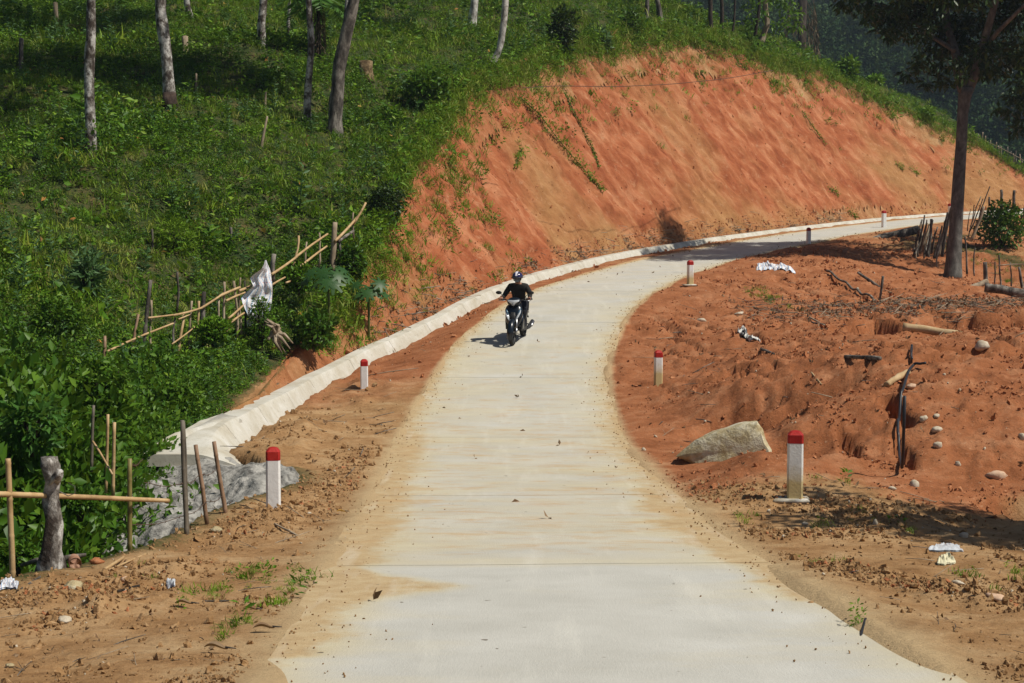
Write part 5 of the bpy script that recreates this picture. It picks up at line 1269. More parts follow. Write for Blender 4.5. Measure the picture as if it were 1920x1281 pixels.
log(1585,674,1650,681,8,'grey broken log half buried in the red slope','wood_grey',2)
log(1662,726,1702,703,12,'short tan log end propped beside the black hose','log_tan',3)
log(1617,462,1722,434,16,'long grey log lying in the tree shade beside the road','wood_grey',4)
log(1810,548,1850,531,11,'pale mossy plank leaning at the foot of the right fence','wood',5,'plank',cat='plank')
log(1846,543,1945,560,17,'thick dark beam lying at the right edge below the stakes','wood_grey',6,'beam',cat='beam')
log(1518,601,1546,612,3.5,'upper one of two thin poles sticking out of the red slope','wood',7,'stick',cat='stick')
log(1522,606,1549,617,3.5,'lower one of two thin poles sticking out of the red slope','wood_grey',8,'stick',cat='stick')
log(1427,659,1450,667,5,'grey wood splinter on the red slope below the black and white rag','wood_grey',9,'stick',cat='stick')
log(1608,512,1660,548,5,'thin pale branch lying in the shade under the big tree','wood_grey',10,'branch',cat='branch')
log(1521,700,1540,722,3,'pale twig on the middle of the red slope','log_tan',11,'stick',cat='stick')
log(120,1042,178,1030,8,'short branch lying behind the gnarled stump','log_tan',12,'branch',cat='branch')
log(190,1075,232,1048,7,'split bamboo lying at the foot of the masonry apron','bamboo_tan',13,'bamboo_stick',cat='stick')
log(205,1072,275,1040,4,'thin bamboo splinter beside the split bamboo','bamboo_tan',14,'bamboo_stick',cat='stick')
log(40,1105,100,1068,4,'thin dry stick on the bank edge below the gnarled stump','wood_grey',15,'stick',cat='stick')
log(515,988,556,1005,4,'pale forked twig on the earth right of the leftmost marker post','wood',16,'stick',cat='stick')
log(1610,1215,1623,1160,5,'dark twig shape on the concrete standing in for a blurred flying insect','black',17,'twig',cat='twig',bend=.6)  # made-up twig, put in place of a flying insect's dark blur
log(380,1130,440,1128,3,'thin dark stick on the tan earth at the lower left','wood_grey',18,'stick',cat='stick')
log(220,1112,262,1106,5,'dark charred stick in front of the bamboo fence','bark_dark',19,'stick',cat='stick')
log(700,590,690,470,5,'dead pole leaning into the dark bush beside the bank','wood_grey',20,'dead_stick',cat='stick') if False else None
def hose(pts, w, label, mat='black', name='hose', cat='hose', lift=1.0, zig=0.0):
    P = []; last = None
    for x, y in pts:
        g = gp(x, y)
        if last is not None: g = at(x, y, min(max(g[1], last-1.0), last+2.5)); g[2] = H(g[0], g[1])
        last = g[1]; P.append(g)
    P = np.array(P); r = px2m(w, P[:,1].mean())/2; P[:,2] += r*lift; u = np.linspace(0, len(P)-1, 60)
    Q = np.stack([np.interp(u, range(len(P)), P[:,k]) for k in range(3)], -1)
    for k in range(2): Q[:,k] = _smooth(Q[:,k], 7)
    hq = height(Q[:,0], Q[:,1]); hq = np.max([hq, np.roll(hq,1), np.roll(hq,-1), height(Q[:,0], Q[:,1]-.12)], 0); Q[:,2] = _smooth(hq+r*lift+.035, 9)
    o_ = Q[0].copy(); mb = MB(); mb.tube(Q-o_, r, 8); o = mb.obj(name, M[mat]); o.location = tuple(o_); tag(o, label, cat)
z8 = lambda X, Y: (1380+X/3.556, 640+Y/3.556)
hose([z8(*p) for p in [(1115,940),(1100,850),(1085,740),(1078,640),(1080,560),(1095,450),(1110,360),(1140,260),(1180,200),(1215,178),(1265,175)]], 5.5, 'long black hose running down the red slope to the verge')
hose([z8(*p) for p in [(1172,160),(1168,110),(1172,30)]], 4.5, 'short upper piece of black hose under the earth scarp')
z6 = lambda X, Y: (1280+X/3, 400+Y/3)
hose([z6(*p) for p in [(810,340),(850,400),(915,460),(940,510),(970,580),(1000,660),(1050,715),(1120,770)]], 4.5, 'long crooked root snaking down the spoil left of the pit', 'wood_grey', 'root', 'root')
STG = 'pale stones scattered on the red slope'
def stone(px, py, w, h, label, mat='stone', seed=1, name='stone', cat='stone', group=None, dep=.8):
    g = gp(px, py); D = g[1]; rg = np.random.RandomState(seed); a = px2m(w, D)/2; b = px2m(h, D)/2
    me = rock_mesh('stone', rg, (a, a*dep, b), M[mat], 12, 9, .32); o = link(bpy.data.objects.new(name, me)); o.location = (g[0], g[1], g[2]+b*.45)
    o.rotation_euler = (rg.uniform(-.2,.2), rg.uniform(-.2,.2), rg.rand()*.8-.4); tag(o, label, cat, group); return o
for i, a in enumerate([(1758,842,17,14,'bright white stone right of the hose, halfway down the slope'),(1796,873,11,11,'small round white stone between the bright white stone and the big pinkish one'),(1757,809,22,12,'cream stone above the bright white stone right of the hose'),
    (1731,793,16,11,'greyish stone nearest the hose on its right side'),(1755,783,14,9,'topmost of the three close pale stones right of the hose'),(1840,661,27,20,'white boulder at the right rim of the litter filled pit'),
    (1315,603,18,9,'flat white stone on the red earth below the bend marker'),(1386,594,17,6,'flat pinkish chip right of the flat white stone'),(1641,987,10,14,'upright pale stone in the near verge shade'),(1808,1007,17,12,'grey stone at the shade edge, right verge'),
    (1796,1099,26,11,'flat cream stone in front of the wrapper, right verge'),(1509,986,12,8,'small pink stone in front of the largest marker post'),(1470,1008,9,7,'smallest pale stone left of the pink one'),(1715,914,16,17,'grey white stone at the lower end of the black hose'),(1917,826,14,16,'grey stone cut by the right edge'),
    (1672,918,16,8,'flat pale stone left of the lower end of the hose'),(1558,1000,8,6,'little white pebble stone between verge weeds'),(1770,705,7,5,'small pale stone above the short log'),(1800,735,7,5,'small pale stone on the open slope right of the hose'),(1690,755,7,5,'small pale stone beside the hose')]):
    stone(*a, seed=100+i, mat='stone', group=STG if i < 8 else None)
stone(1868,897,36,19,'big pinkish oblong stone at the foot of the red slope, right','stone_p',31)
stone(1709,728,19,10,'pinkish stone touching the hose below the short log','stone_p',32)
stone(1870,1127,42,15,'large flat pale pink stone on the near right verge','stone_p',33)
stone(137,1106,38,22,'grey brown stone on the near left verge below the gnarled stump','stone_y',34)
stone(235,1090,20,12,'small buff stone right of the grey brown one, left verge','stone_p',35)
stone(406,1002,24,12,'buff stone at the foot of the reddish bamboo posts','stone_y',36)
stone(19,1253,17,10,'yellowish stone in the bottom left corner','stone_y',37)
stone(122,1164,28,9,'flat pale stone on the crumbled tan earth at the left','stone',38)
stone(153,985,16,18,'yellow lump of earth in the gully right of the gnarled stump','clod_t',39,cat='clod')
stone(182,1057,28,14,'red brick fragment at the foot of the masonry apron','clod_r',40,name='brick_fragment',cat='brick')
stone(1322,795,5,4,'tiny pale stone above the big slab','stone',41)
stone(1207,845,8,8,'small white stone at the right road edge','stone',42)
stone(1155,829,8,7,'dark little stone on the right edge of the concrete','clod_t',43)
stone(958,940,6,3,'dark crumb of earth on the concrete behind the sand fan','clod_r',44,name='earth_crumb',cat='clod')
stone(1520,1135,12,7,'brown clod lying on the concrete at the right','clod_t',45,name='earth_crumb',cat='clod')
def big_slab():
    D = 19.35; org = at(1400,884,D)
    pts = [(1268,836),(1300,822),(1336,811),(1370,800),(1395,793),(1420,790),(1430,806),(1436,825),(1446,843),(1448,872),(1442,892),(1400,892),(1345,872),(1300,850)]
    dl, dr = D+.9, D+.35
    f = np.array([at(x, y, float(np.interp(x,[1268,1448],[dl,dr]))+.25*(892-y)/100)-org for x,y in pts]); f[[i for i,q_ in enumerate(pts) if q_[1] > 874],2] -= .3; f[[0,-1],2] -= .14; f[1,2] -= .05 ; bck = f+np.array([.06,.42,-.04])
    c = f.mean(0); ins = f*.9+c*.1+[0,-.06,0]
    mb = MB(); N_ = len(f)
    # densify rings
    def dens(r, k=5): return np.concatenate([r[i]*(1-t)+r[(i+1)%N_]*t for i in range(N_) for t in [np.array([j/k])[:,None] for j in range(k)]])
    R = [dens(bck*.9+bck.mean(0)*.1), dens(bck), dens(f), dens(ins), dens(f*.55+c*.45+[0,-.08,0]), dens(f*.2+c*.8+[0,-.08,0])]
    mb.loft(R); V = mb.V[0]; V += .014*np.stack([fbm(V[:,0]*6,V[:,1]*6,V[:,2]*6,o=3,seed=s) for s in (1,2,3)],-1)
    o = mb.obj('boulder', M['stone_y'], auto=math.radians(50)); o.location = tuple(org); tag(o, 'large flat yellowish stone slab leaning on the red earth behind the verge', 'boulder')
big_slab()
def mat_sack():
    m, nt, b = new_mat('woven_sack'); N = NT(nt); c = N.coord('UV')
    w = N.n('ShaderNodeTexWave', wave_type='BANDS', bands_direction='X'); w.inputs['Scale'].default_value = 1.1; w.inputs['Distortion'].default_value = 1.2; w.inputs['Detail'].default_value = 2; N.l(c, w.inputs['Vector'])
    base = N.ramp(w.outputs['Fac'], [(.0,(.70,.70,.72)),(.86,(.72,.73,.76)),(.93,(.30,.44,.64)),(1,(.28,.42,.62))])
    r = N.noise(N.coord('UV',(1,2.3,1)), 5.5, 3, .6); base = N.mix(N.ramp(r, [(.60,G(0)),(.64,G(.85))]), base, (.50,.10,.09))
    nt.links.new(base, b.inputs['Base Color']); b.inputs['Roughness'].default_value = .55
    N.bump(N.noise(c, 14, 4, .6), .5, .02, b); return m
M['sack'] = mat_sack()
def sack():
    D = 31.4; z = lambda X, Y: (150+X/3.2, 380+Y/3.2); org = at(*z(1080,520), D)
    rows = [(345,1110,1118),(370,1104,1126),(400,1088,1140),(425,1050,1146),(450,1022,1148),(478,1030,1152),(500,1040,1154),(530,1008,1155),(570,966,1152),(600,974,1150),(630,986,1146),(660,1000,1140),(690,1014,1120),(715,1000,1050),(745,1005,1030)]
    Yr = np.linspace(345,745,46); A = np.interp(Yr,[r[0] for r in rows],[r[1] for r in rows]); B = np.interp(Yr,[r[0] for r in rows],[r[2] for r in rows]); nc = 30; L = []
    for lay in (0, 1):
        V = []
        for i, yy in enumerate(Yr):
            for j in range(nc):
                u = j/(nc-1); X = A[i]*(1-u)+B[i]*u; fold = .42*(u-.5)+.022*math.sin(u*13+yy*.012)+.009*math.sin(u*29+yy*.03)+.05*float(vn(u*5, yy*.02, seed=3))
                V.append(at(*z(X, yy), D-.14+fold+lay*.03*math.sin(u*math.pi))-org)
        L.append(np.array(V))
    nr = len(Yr); F = grid_faces(nr, nc); V = np.concatenate(L); uv = np.array([[j/(nc-1)*1.6+.2*math.sin(i*.2), i/nr*3] for i in range(nr) for j in range(nc)])
    me = np_mesh('sack', V, [F, F[:, ::-1]+nr*nc], M['sack'], uv=np.concatenate([uv,uv])); o = link(bpy.data.objects.new('sack', me)); o.location = tuple(org)
    tag(o, 'crumpled white sack with blue stripes and red print hung on the pole fence', 'sack')
sack()
def ground_cloth(pts, nx, ny, label, mat, name, cat, amp=.06, seed=1, th=.01):
    """crumpled sheet lying on the ground between four photo points: left-near, right-near, right-far, left-far"""
    q = [gp(*p) for p in pts]; u = np.linspace(0,1,nx)[None,:,None]; v = np.linspace(0,1,ny)[:,None,None]
    P = (q[0]*(1-u)+q[1]*u)*(1-v)+(q[3]*(1-u)+q[2]*u)*v; x, y = P[...,0], P[...,1]
    w = math.hypot(*(q[1]-q[0])[:2]); f = 6/max(w,.2)
    e = np.minimum(np.minimum(u,1-u),np.minimum(v,1-v))[...,0]
    P[...,0] += .10*w*vn(v[...,0]*3+seed, u[...,0]*2, seed=seed); P[...,1] += .22*w*vn(u[...,0]*3.1+seed, v[...,0]*2, seed=seed+1)
    P[...,2] = height(P[...,0], P[...,1])+.015+amp*np.abs(ridged(x*f, y*f*.6, o=3, seed=seed))*sstep(0,.12,e+.03); o_ = P[0,0].copy()
    uv = np.stack(np.broadcast_arrays(u[...,0]*3, v[...,0]*3), -1).reshape(-1,2)
    F = grid_faces(ny, nx); V = (P-o_).reshape(-1,3); me = np_mesh(name, np.concatenate([V, V-[0,0,th]]), [F, F[:, ::-1]+nx*ny], M[mat], uv=np.concatenate([uv,uv]))
    o = link(bpy.data.objects.new(name, me)); o.location = tuple(o_); tag(o, label, cat)
M['plastic'] = mat_plain('grey_plastic', (.55,.58,.62), .35, .5); M['wrapper'] = mat_plain('cream_wrapper', (.62,.58,.40), .45, .4)
M['sack_flat'] = M['sack']
ground_cloth([(1420,510),(1488,516),(1482,502),(1415,497)],44,12,'white and blue woven sack lying flattened on the red earth below the tree shade','sack','sack_on_ground','sack',.07,2)
ground_cloth([(1388,630),(1414,642),(1412,634),(1392,618)],20,14,'small black and white rag on the red slope','rag' if 'rag' in M else 'plastic','rag','rag',.06,3) if False else None
ground_cloth([(1745,1034),(1808,1037),(1795,1026),(1752,1024)],34,10,'crumpled grey plastic sheet lying in the verge shade','plastic','plastic_sheet','litter',.018,4)
ground_cloth([(1758,1061),(1790,1063),(1786,1050),(1762,1049)],20,10,'cream plastic wrapper on the near right verge','wrapper','wrapper','litter',.035,5)
ground_cloth([(0,1108),(34,1106),(30,1093),(0,1096)],20,10,'blue and white plastic litter at the foot of the leftmost bamboo post','sack','plastic_litter','litter',.03,6)
def mat_rag():
    m, nt, b = new_mat('rag'); N = NT(nt); c = N.coord(); base = N.ramp(N.noise(c, 9, 3, .6), [(.44,(.03,.03,.035)),(.5,(.62,.60,.56)),(.8,(.72,.70,.66))])
    nt.links.new(base, b.inputs['Base Color']); b.inputs['Roughness'].default_value = .8; return m
M['rag'] = mat_rag()
ground_cloth([(1388,632),(1416,644),(1410,632),(1388,620)],24,14,'small black and white rag on the red slope','rag','rag','rag',.07,3)
ground_cloth([(310,1103),(330,1104),(328,1097),(312,1096)],12,8,'scrap of white plastic on the left verge in front of the apron','plastic','plastic_scrap','litter',.03,7)
def big_leaf(px, py, w, ang, label, seed=1, mat='brown_leaf'):
    g = gp(px, py, .02); L = px2m(w, g[1]); n = 12; u = np.linspace(0,1,n); wd = .17*L*np.sin(u*math.pi)**.8*(1-.3*u)+.004
    V = []; 
    for i in range(n):
        for j, s in enumerate((-1,-.5,0,.5,1)):
            V.append((u[i]*L-L/2, s*wd[i], .012+abs(s)**1.5*wd[i]*.9+.02*math.sin(u[i]*5)*L/.3))
    F = grid_faces(n,5); V = np.array(V); c, s = math.cos(ang), math.sin(ang); V[:,:2] = V[:,:2]@np.array([[c,s],[-s,c]])
    o = empty('dry_leaf', g, label, 'leaf'); link(bpy.data.objects.new('blade', np_mesh('blade', V, F, M[mat])), o)
    mb = MB(); a = np.array([L/2,0,.02]); b = np.array([L*.85,0,.01]); R = np.array([[c,-s,0],[s,c,0],[0,0,1]]); mb.tube([R@a*.8, R@b], [.006,.003], 5); mb.obj('stalk', M['wood_grey'], o)
big_leaf(405,1226,46,-.1,'curled brown dry leaf with a stalk, nearest the camera at the lower left',1)
big_leaf(345,1140,34,.05,'flat brown dry leaf on the tan earth between two grass tufts',2)
big_leaf(495,1187,40,.2,'dark dry leaf on the tan earth beside the concrete edge',3)
big_leaf(470,1152,26,.1,'small dry leaf above the dark one beside the concrete edge',4)
big_leaf(640,965,18,.3,'pale dry leaf at the left edge of the concrete',5,'yellow')
def clay_pipe():
    g = gp(141,1066); mb = MB(); r = px2m(24, g[1])/2; rings = []
    for x, rr in ((.0,r),(.0,r*.82),(.16,r*.82)): rings.append([(math.cos(a)*rr, x-.02, math.sin(a)*rr) for a in np.linspace(0,6.283,20,endpoint=False)])
    outer = [[(math.cos(a)*rr, x-.02, math.sin(a)*rr) for a in np.linspace(0,6.283,20,endpoint=False)] for x, rr in ((.17,r*.97),(0,r*1.0))]
    mb.loft([rings[2],rings[1],rings[0]], cap=True); mb.loft(outer, cap=False); o = mb.obj('clay_pipe', M['clay']); o.location = (g[0], g[1], g[2]+r*.7); o.rotation_euler = (0,0,.35); tag(o, 'broken clay pipe end at the foot of the gnarled stump', 'pipe')
M['clay'] = mat_rough('fired_clay', (.20,.10,.06), (.32,.17,.11), (.42,.26,.18), 6, .01, dark=(.08,.04,.03)); clay_pipe()
# ================================================================== SCOOTER AND RIDER
M['body_black'] = mat_plain('black_blue_paint', (.005,.009,.015), .28, .4, 0, .3); M['plastic_black'] = mat_plain('matt_black_plastic', (.018,.018,.019), .55, .4)
M['tyre'] = mat_plain('tyre_rubber', (.02,.019,.018), .8, .3); M['chrome'] = mat_plain('bright_metal', (.42,.43,.45), .38, .5, 1.0); M['blue_panel'] = mat_plain('blue_grey_panel', (.06,.13,.20), .25, .5, 0, .5)
M['lens'] = mat_plain('clear_lens', (.62,.66,.70), .08, .8, .0, .8); M['lens_grey'] = mat_plain('grey_lens', (.28,.29,.31), .12, .7, 0, .6); M['red_lens'] = mat_plain('red_lens', (.30,.01,.01), .2, .5)
M['seat'] = mat_plain('seat_vinyl', (.015,.015,.015), .5, .35)
M['jacket'] = mat_plain('dark_jacket', (.022,.020,.018), .85, .2); M['trousers'] = mat_plain('dark_trousers', (.014,.016,.022), .85, .2); M['skin'] = mat_plain('skin', (.34,.17,.11), .55, .35)
M['helmet'] = mat_plain('navy_helmet', (.018,.016,.075), .18, .5, 0, .7); M['helmet_white'] = mat_plain('white_stripe', (.70,.68,.74), .25, .5); M['mask'] = mat_plain('grey_face_mask', (.17,.21,.24), .8, .2)
M['shoe'] = mat_plain('black_shoe', (.02,.018,.017), .6, .3); M['hair'] = mat_plain('black_hair', (.012,.010,.009), .5, .3)
def ell(cx, cy, z, a, b, n=20, p=2.6, tilt=0.0):
    out = []
    for t in np.linspace(0, 2*math.pi, n, endpoint=False):
        c, s = math.cos(t), math.sin(t); x = a*math.copysign(abs(c)**(2/p), c); y = b*math.copysign(abs(s)**(2/p), s)
        out.append((cx+x, cy+y, z+tilt*y))
    return np.array(out)
def scooter():
    fw = gp(961, 659); yaw = math.atan2(.20, -.98)
    fy = .62; c, s = math.cos(yaw), math.sin(yaw)
    org = np.array([fw[0]-(-s*fy), fw[1]-(c*fy), 0]); 
    sF, tF = road_st([fw[0]],[fw[1]]); zf = float(rz(sF)[0]); rr = np.array([org[0]+s*.63, org[1]-c*.63]); sR, tR = road_st([rr[0]],[rr[1]]); zb = float(rz(sR)[0])
    org[2] = zf+(zb-zf)*.5+.002; pitch = math.atan2(zf-zb, 1.25)
    o = empty('motor_scooter', org, 'dark blue and black motor scooter ridden towards the camera on the concrete road', 'motor scooter'); o.rotation_euler = (pitch, 0, yaw)
    Rw = .285
    def wheel(y, w, nm):
        mb = MB(); th = np.linspace(0,2*math.pi,36,endpoint=False); prof = [(Rw-.055,-w*.42),(Rw-.02,-w*.5),(Rw,-w*.22),(Rw+.002,0),(Rw,w*.22),(Rw-.02,w*.5),(Rw-.055,w*.42)]
        V = np.array([[x, math.cos(a)*r, math.sin(a)*r] for r, x in prof for a in th]); mb.add(V, grid_faces(len(prof), 36, True))
        t = mb.obj('tyre', M['tyre'], o); t.location = (0, y, Rw); t.name = 'tyre'
        mb = MB(); prof = [(Rw-.06,-w*.4),(Rw-.075,-w*.3),(Rw-.075,w*.3),(Rw-.06,w*.4)]; V = np.array([[x, math.cos(a)*r, math.sin(a)*r] for r, x in prof for a in th]); mb.add(V, grid_faces(4,36,True))
        for k in range(5):
            a = k*2*math.pi/5; mb.tube([(0,math.cos(a)*.03,math.sin(a)*.03),(0,math.cos(a)*(Rw-.07),math.sin(a)*(Rw-.07))], [.022,.014], 6)
        mb.tube([(-.06,0,0),(.06,0,0)], .035, 12); rm = mb.obj('rim', M['plastic_black'], t)
    wheel(fy, .085, 'front'); wheel(-.63, .095, 'rear')
    # fork and front mudguard
    for sx in (-1, 1):
        mb = MB(); mb.tube([(sx*.085,fy,Rw),(sx*.085,fy-.10,Rw+.34)], [.021,.024], 10); mb.tube([(sx*.085,fy+.005,Rw-.03),(sx*.085,fy-.02,Rw+.1)], .03, 10); mb.obj('fork_leg', M['chrome'], o)
    mb = MB(); V = []
    for i, a in enumerate(np.linspace(-.35, 2.2, 14)):
        for x in np.linspace(-1, 1, 9):
            r = Rw+.045-.045*abs(x)**2.2; V.append((x*.075, fy+math.cos(a)*r, Rw+math.sin(a)*r))
    F = grid_faces(14, 9); V = np.array(V); inn = (V-[0,fy,Rw])*.965+[0,fy,Rw]; mb.add(np.concatenate([V, inn]), [F, F[:, ::-1]+len(V)]); mb.obj('mudguard', M['body_black'], o)
    # front apron / leg shield: loft of cross sections going up
    mb = MB(); secs = [(.36,.50,.07,.10),(.42,.50,.13,.12),(.52,.49,.175,.13),(.63,.47,.20,.12),(.74,.43,.20,.11),(.83,.38,.175,.10),(.90,.34,.12,.08)]
    mb.loft([ell(0, y-.05, z, a, b, 24, 2.3, .15) for z, y, a, b in secs]); mb.obj('front_shield', M['body_black'], o, auto=math.radians(60))
    mb = MB(); mb.loft([ell(0,.565,.50,.055,.03,14),ell(0,.575,.62,.075,.035,14),ell(0,.52,.74,.05,.03,14)]); mb.obj('nose_panel', M['plastic_black'], o)
    for sx in (-1, 1):
        # swept indicator lenses
        mb = MB(); P = [(sx*.055,.60,.545),(sx*.085,.585,.60),(sx*.12,.555,.665),(sx*.155,.50,.735),(sx*.17,.46,.79)]; mb.tube(P, [.010,.030,.038,.028,.008], 12, flat=.5)
        mb.obj('turn_signal', M['lens'], o)
        mb = MB(); P = [(sx*.10,.565,.70),(sx*.15,.50,.775),(sx*.175,.44,.83)]; mb.tube(P, [.012,.022,.006], 8, flat=.5); mb.obj('trim_panel', M['blue_panel'], o)
        mb = MB(); mb.loft([ell(sx*.17,.33,.34,.035,.13,14),ell(sx*.185,.33,.5,.03,.10,14),ell(sx*.185,.33,.66,.025,.07,14)]); mb.obj('side_cowl', M['body_black'], o)
    # handlebar cowl with headlight
    mb = MB(); mb.loft([ell(0,.36,.87,.10,.09,20),ell(0,.37,.93,.15,.11,20),ell(0,.36,.99,.165,.105,20),ell(0,.33,1.035,.12,.08,20),ell(0,.31,1.055,.06,.05,20)]); mb.obj('handlebar_cowl', M['body_black'], o)
    mb = MB(); V = []
    for i, v in enumerate(np.linspace(-1,1,9)):
        for u in np.linspace(-1,1,15):
            wz = .055*(1-.5*abs(u)**1.5); x = u*(.135-.05*(v < 0)*abs(v)); V.append((x, .37+.105*math.sqrt(max(0,1-(x/.17)**2))+.014*(1-v*v), .955+v*wz+.03*abs(u)**1.4))
    V = np.array(V); F = grid_faces(9,15); mb.add(np.concatenate([V, V-[0,.03,0]]), [F, F[:, ::-1]+len(V)]); mb.obj('headlight', M['lens'], o)
    mb = MB(); mb.tube([(0,.44,.915),(0,.492,.925)], [.045,.034], 14); mb.obj('headlight_lens', M['lens_grey'], o)
    mb = MB(); mb.tube([(-.36,.20,1.0),(-.20,.28,.99),(0,.33,.97),(.20,.28,.99),(.36,.20,1.0)], .014, 8); hb = mb.obj('handlebar', M['plastic_black'], o)
    for sx in (-1, 1):
        mb = MB(); mb.tube([(sx*.26,.25,.995),(sx*.39,.185,1.002)], .021, 10); mb.obj('grip', M['plastic_black'], o)
        mb = MB(); mb.tube([(sx*.22,.32,.98),(sx*.38,.275,.975)], .007, 6); mb.obj('brake_lever', M['chrome'], o)
        mi = MB(); mi.tube([(sx*.21,.28,1.0),(sx*.27,.28,1.09),(sx*.33,.27,1.135)], .007, 6); st = mi.obj('mirror_stalk', M['plastic_black'], o)
        mb = MB(); mb.ball((sx*.375,.26,1.155),(.072,.02,.042),14,9, rot=None); mb.obj('mirror', M['plastic_black'], o)
        mb = MB(); mb.ball((sx*.375,.247,1.155),(.062,.012,.034),14,9); mb.obj('mirror_glass', M['chrome'], o)
    # floor, underbody, tail, seat
    mb = MB(); mb.loft([[(-.16,.42,.30),(.16,.42,.30),(.16,.42,.37),(-.16,.42,.37)],[(-.19,.2,.27),(.19,.2,.27),(.19,.2,.33),(-.19,.2,.33)],[(-.19,-.12,.26),(.19,-.12,.26),(.19,-.12,.34),(-.19,-.12,.34)],[(-.14,-.35,.28),(.14,-.35,.28),(.14,-.35,.40),(-.14,-.35,.40)]]); mb.obj('floorboard', M['plastic_black'], o, smooth=False)
    def xr(y, z, a, b, n=18):
        return np.array([(math.copysign(abs(math.cos(t))**.8, math.cos(t))*a, y, z+math.copysign(abs(math.sin(t))**.8, math.sin(t))*b) for t in np.linspace(0,2*math.pi,n,endpoint=False)])
    mb = MB(); mb.loft([xr(-.10,.46,.10,.10),xr(-.2,.52,.15,.17),xr(-.45,.60,.165,.15),xr(-.7,.68,.14,.10),xr(-.92,.74,.08,.06),xr(-.98,.76,.04,.03)]); mb.obj('rear_body', M['body_black'], o)
    mb = MB(); mb.loft([xr(-.02,.68,.08,.03),xr(-.12,.735,.13,.05),xr(-.4,.745,.15,.05),xr(-.62,.79,.13,.05),xr(-.80,.80,.08,.03)]); mb.obj('seat', M['seat'], o)
    mb = MB(); mb.tube([(-.12,-.78,.80),(-.13,-.95,.83),(0,-1.0,.84),(.13,-.95,.83),(.12,-.78,.80)], .012, 8); mb.obj('grab_rail', M['chrome'], o)
    mb = MB(); mb.ball((0,-.97,.72),(.07,.035,.03),12,8); mb.obj('tail_light', M['red_lens'], o)
    mb = MB(); mb.loft([xr(-.2,.32,.10,.07),xr(-.4,.30,.13,.09),xr(-.68,.29,.09,.07)]); mb.obj('engine_case', M['plastic_black'], o)
    mb = MB(); P = [(-.12,-.1,.22),(-.15,-.35,.22),(-.165,-.5,.24),(-.17,-.9,.31)]; mb.tube(P, [.018,.022,.047,.042], 14); mb.obj('exhaust', M['plastic_black'], o)
    mb = MB(); mb.tube([(-.21,-.54,.255),(-.213,-.84,.31)], [.03,.028], 10); mb.obj('exhaust_shield', M['chrome'], o)
    for sx in (-1,1):
        mb = MB(); mb.tube([(sx*.14,-.32,.34),(sx*.24,-.34,.33)], .014, 8); mb.obj('footpeg', M['plastic_black'], o)
    mb = MB(); mb.box((0,-.98,.55),(.16,.01,.12), bev=.004); mb.obj('number_plate', M['lens'], o)
    mb = MB(); mb.loft([[(-.05,-.80,.55),(.05,-.80,.55),(.05,-.80,.58),(-.05,-.80,.58)],[(-.075,-.97,.38),(.075,-.97,.38),(.075,-.97,.40),(-.075,-.97,.40)]]); mb.obj('rear_mudguard', M['plastic_black'], o)
    return o
SCO = scooter()
def skin_mesh(name, verts, edges, radii, mat, sub=2, root=0):
    me = bpy.data.meshes.new(name); me.from_pydata(verts, edges, []); ob = bpy.data.objects.new(name, me); COL.objects.link(ob)
    md = ob.modifiers.new('s', 'SKIN'); md.use_smooth_shade = True
    sv = me.skin_vertices[0].data
    for i, r in enumerate(radii): sv[i].radius = (r, r) if np.isscalar(r) else r
    sv[root].use_root = True
    ob.modifiers.new('u', 'SUBSURF').levels = sub
    bpy.context.view_layer.update(); dg = bpy.context.evaluated_depsgraph_get(); nm = bpy.data.meshes.new_from_object(ob.evaluated_get(dg))
    bpy.data.objects.remove(ob); nm.name = name; nm.materials.clear(); nm.materials.append(mat)
    nm.polygons.foreach_set('use_smooth', [True]*len(nm.polygons)); return nm
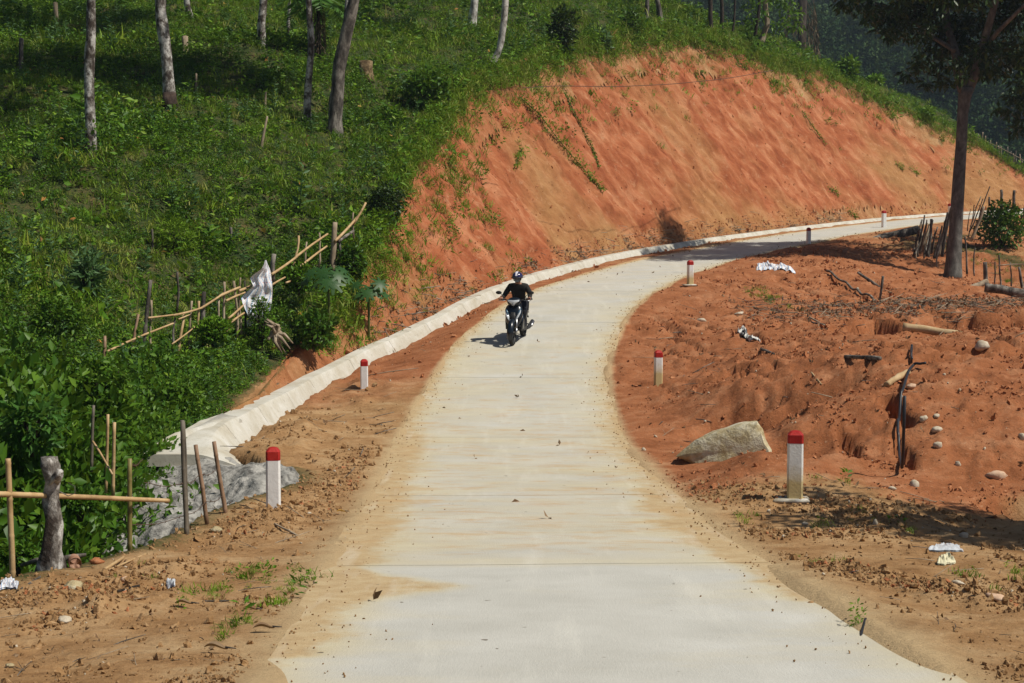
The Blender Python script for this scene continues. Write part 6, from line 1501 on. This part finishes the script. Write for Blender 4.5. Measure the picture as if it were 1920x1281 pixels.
def rider():
    o = empty('person', np.array(SCO.location), 'rider in dark clothes, navy helmet and grey face mask sitting on the scooter', 'person'); o.rotation_euler = SCO.rotation_euler
    V = [(0,-.22,.83),(0,-.20,.97),(0,-.17,1.12),(0,-.15,1.24),(0,-.13,1.31),(0,-.105,1.385),(0,-.085,1.46),(0,-.08,1.50)]
    R = [(.15,.12),(.13,.105),(.15,.105),(.15,.10),(.06,.06),(.075,.085),(.082,.095),(.06,.07)]
    E = [(i,i+1) for i in range(7)]
    hands = {}
    for sx in (-1,1):
        b = len(V); V += [(sx*.17,-.14,1.255),(sx*.27,-.09,1.10),(sx*.30,.05,1.03),(sx*.325,.175,1.02),(sx*.33,.205,1.02)]; R += [.058,.046,.036,.027,.033]
        E += [(3,b),(b,b+1),(b+1,b+2),(b+2,b+3),(b+3,b+4)]
        pal = b+4
        for f, (dx, L) in enumerate(((-.032,.055),(-.011,.063),(.011,.060),(.032,.050))):
            k = len(V); V += [(sx*(.33+dx),.235,1.033),(sx*(.33+dx),.262,1.015),(sx*(.33+dx),.252,.985)]; R += [.0095,.009,.008]; E += [(pal,k),(k,k+1),(k+1,k+2)]
        k = len(V); V += [(sx*.29,.205,1.0),(sx*.285,.23,.985)]; R += [.011,.009]; E += [(pal,k),(k,k+1)]
        b = len(V); V += [(sx*.11,-.17,.80),(sx*.18,.20,.745),(sx*.155,.14,.52),(sx*.14,.10,.36),(sx*.15,.24,.345)]; R += [.10,.065,.052,.036,.034]
        E += [(0,b),(b,b+1),(b+1,b+2),(b+2,b+3),(b+3,b+4)]
    me = skin_mesh('body', V, E, R, M['skin']); link(bpy.data.objects.new('body', me), o)
    # jacket shell
    V = [(0,-.22,.86),(0,-.20,.97),(0,-.17,1.12),(0,-.15,1.235),(0,-.13,1.305)]; R = [(.175,.14),(.165,.13),(.185,.135),(.18,.125),(.085,.08)]; E = [(0,1),(1,2),(2,3),(3,4)]
    for sx in (-1,1):
        b = len(V); V += [(sx*.185,-.145,1.24),(sx*.285,-.095,1.09),(sx*.308,.05,1.03),(sx*.329,.188,1.022)]; R += [.080,.066,.053,.044]; E += [(3,b),(b,b+1),(b+1,b+2),(b+2,b+3)]
    me = skin_mesh('jacket', V, E, R, M['jacket']); link(bpy.data.objects.new('jacket', me), o)
    V = [(0,-.23,.82)]; R = [(.17,.135)]; E = []
    for sx in (-1,1):
        b = len(V); V += [(sx*.11,-.15,.805),(sx*.185,.20,.75),(sx*.16,.14,.52),(sx*.145,.105,.38)]; R += [.115,.082,.068,.052]; E += [(0,b),(b,b+1),(b+1,b+2),(b+2,b+3)]
    me = skin_mesh('trousers', V, E, R, M['trousers']); link(bpy.data.objects.new('trousers', me), o)
    for sx in (-1,1):
        mb = MB(); mb.tube([(sx*.145,.03,.35),(sx*.146,.10,.355),(sx*.15,.20,.345),(sx*.152,.285,.335)], [.03,.045,.04,.024], 12); mb.obj('shoe', M['shoe'], o)
    # head details
    hc = np.array([0,-.075,1.45])
    mb = MB(); mb.ball(hc+[0,-.012,.022],(.128,.15,.125),24,12,v1=1.78); hm = mb.obj('helmet', M['helmet'], o)
    mb = MB(); mb.ball(hc+[0,-.012,.0225],(.129,.1515,.1265),28,12,v1=1.25); f = mb.F[(4,0)][0]; Vv = mb.V[0]; cx_ = Vv[f].mean(1)[:,0]; cy_ = Vv[f].mean(1)[:,1]; mb.F[(4,0)] = [f[(cx_ > -.026) & (cx_ < .026) & (cy_ > -.13)]]; mb.obj('stripe', M['helmet_white'], hm)
    mb = MB(); V = []
    for i in range(13):
        a = math.pi*(.12+.76*i/12)
        for k, (r, dz) in enumerate(((1.0,0),(1.22,-.012))): V.append((hc[0]+math.cos(a)*.125*r, hc[1]-.012+math.sin(a)*.148*r, hc[2]+.03+dz))
    V = np.array(V); F = np.array([[2*i,2*i+1,2*i+3,2*i+2] for i in range(12)]); mb.add(np.concatenate([V,V-[0,0,.006]]), [F,F[:, ::-1]+26]); mb.obj('peak', M['plastic_black'], hm)
    mb = MB(); mb.ball(hc+[0,.028,-.045],(.070,.066,.056),18,12); mb.obj('face_mask', M['mask'], o)
    for sx in (-1,1):
        mb = MB(); mb.ball(hc+[sx*.031,.082,.012],(.012,.008,.007),8,6); mb.obj('eye', M['hair'], o)
        mb = MB(); mb.tube([hc+[sx*.10,.0,.0],hc+[sx*.075,.03,-.06],hc+[0,.04,-.105]], .007, 6); mb.obj('helmet_strap', M['plastic_black'], o)
        mb = MB(); mb.ball(hc+[sx*.083,-.01,-.01],(.012,.022,.032),8,6); mb.obj('ear', M['skin'], o)
    mb = MB(); mb.ball(hc+[0,.085,-.005],(.014,.014,.02),8,6); mb.obj('nose_bridge', M['skin'], o)
    mb = MB(); mb.ball(hc+[0,-.05,-.02],(.088,.085,.085),14,10); mb.obj('hair', M['hair'], o)
rider()
for o_ in [q for q in COL.objects if q.parent is None and (q.name.startswith('motor_scooter') or q.name == 'person')]: o_.scale = (.955,.955,.955)
bpy.context.view_layer.update()
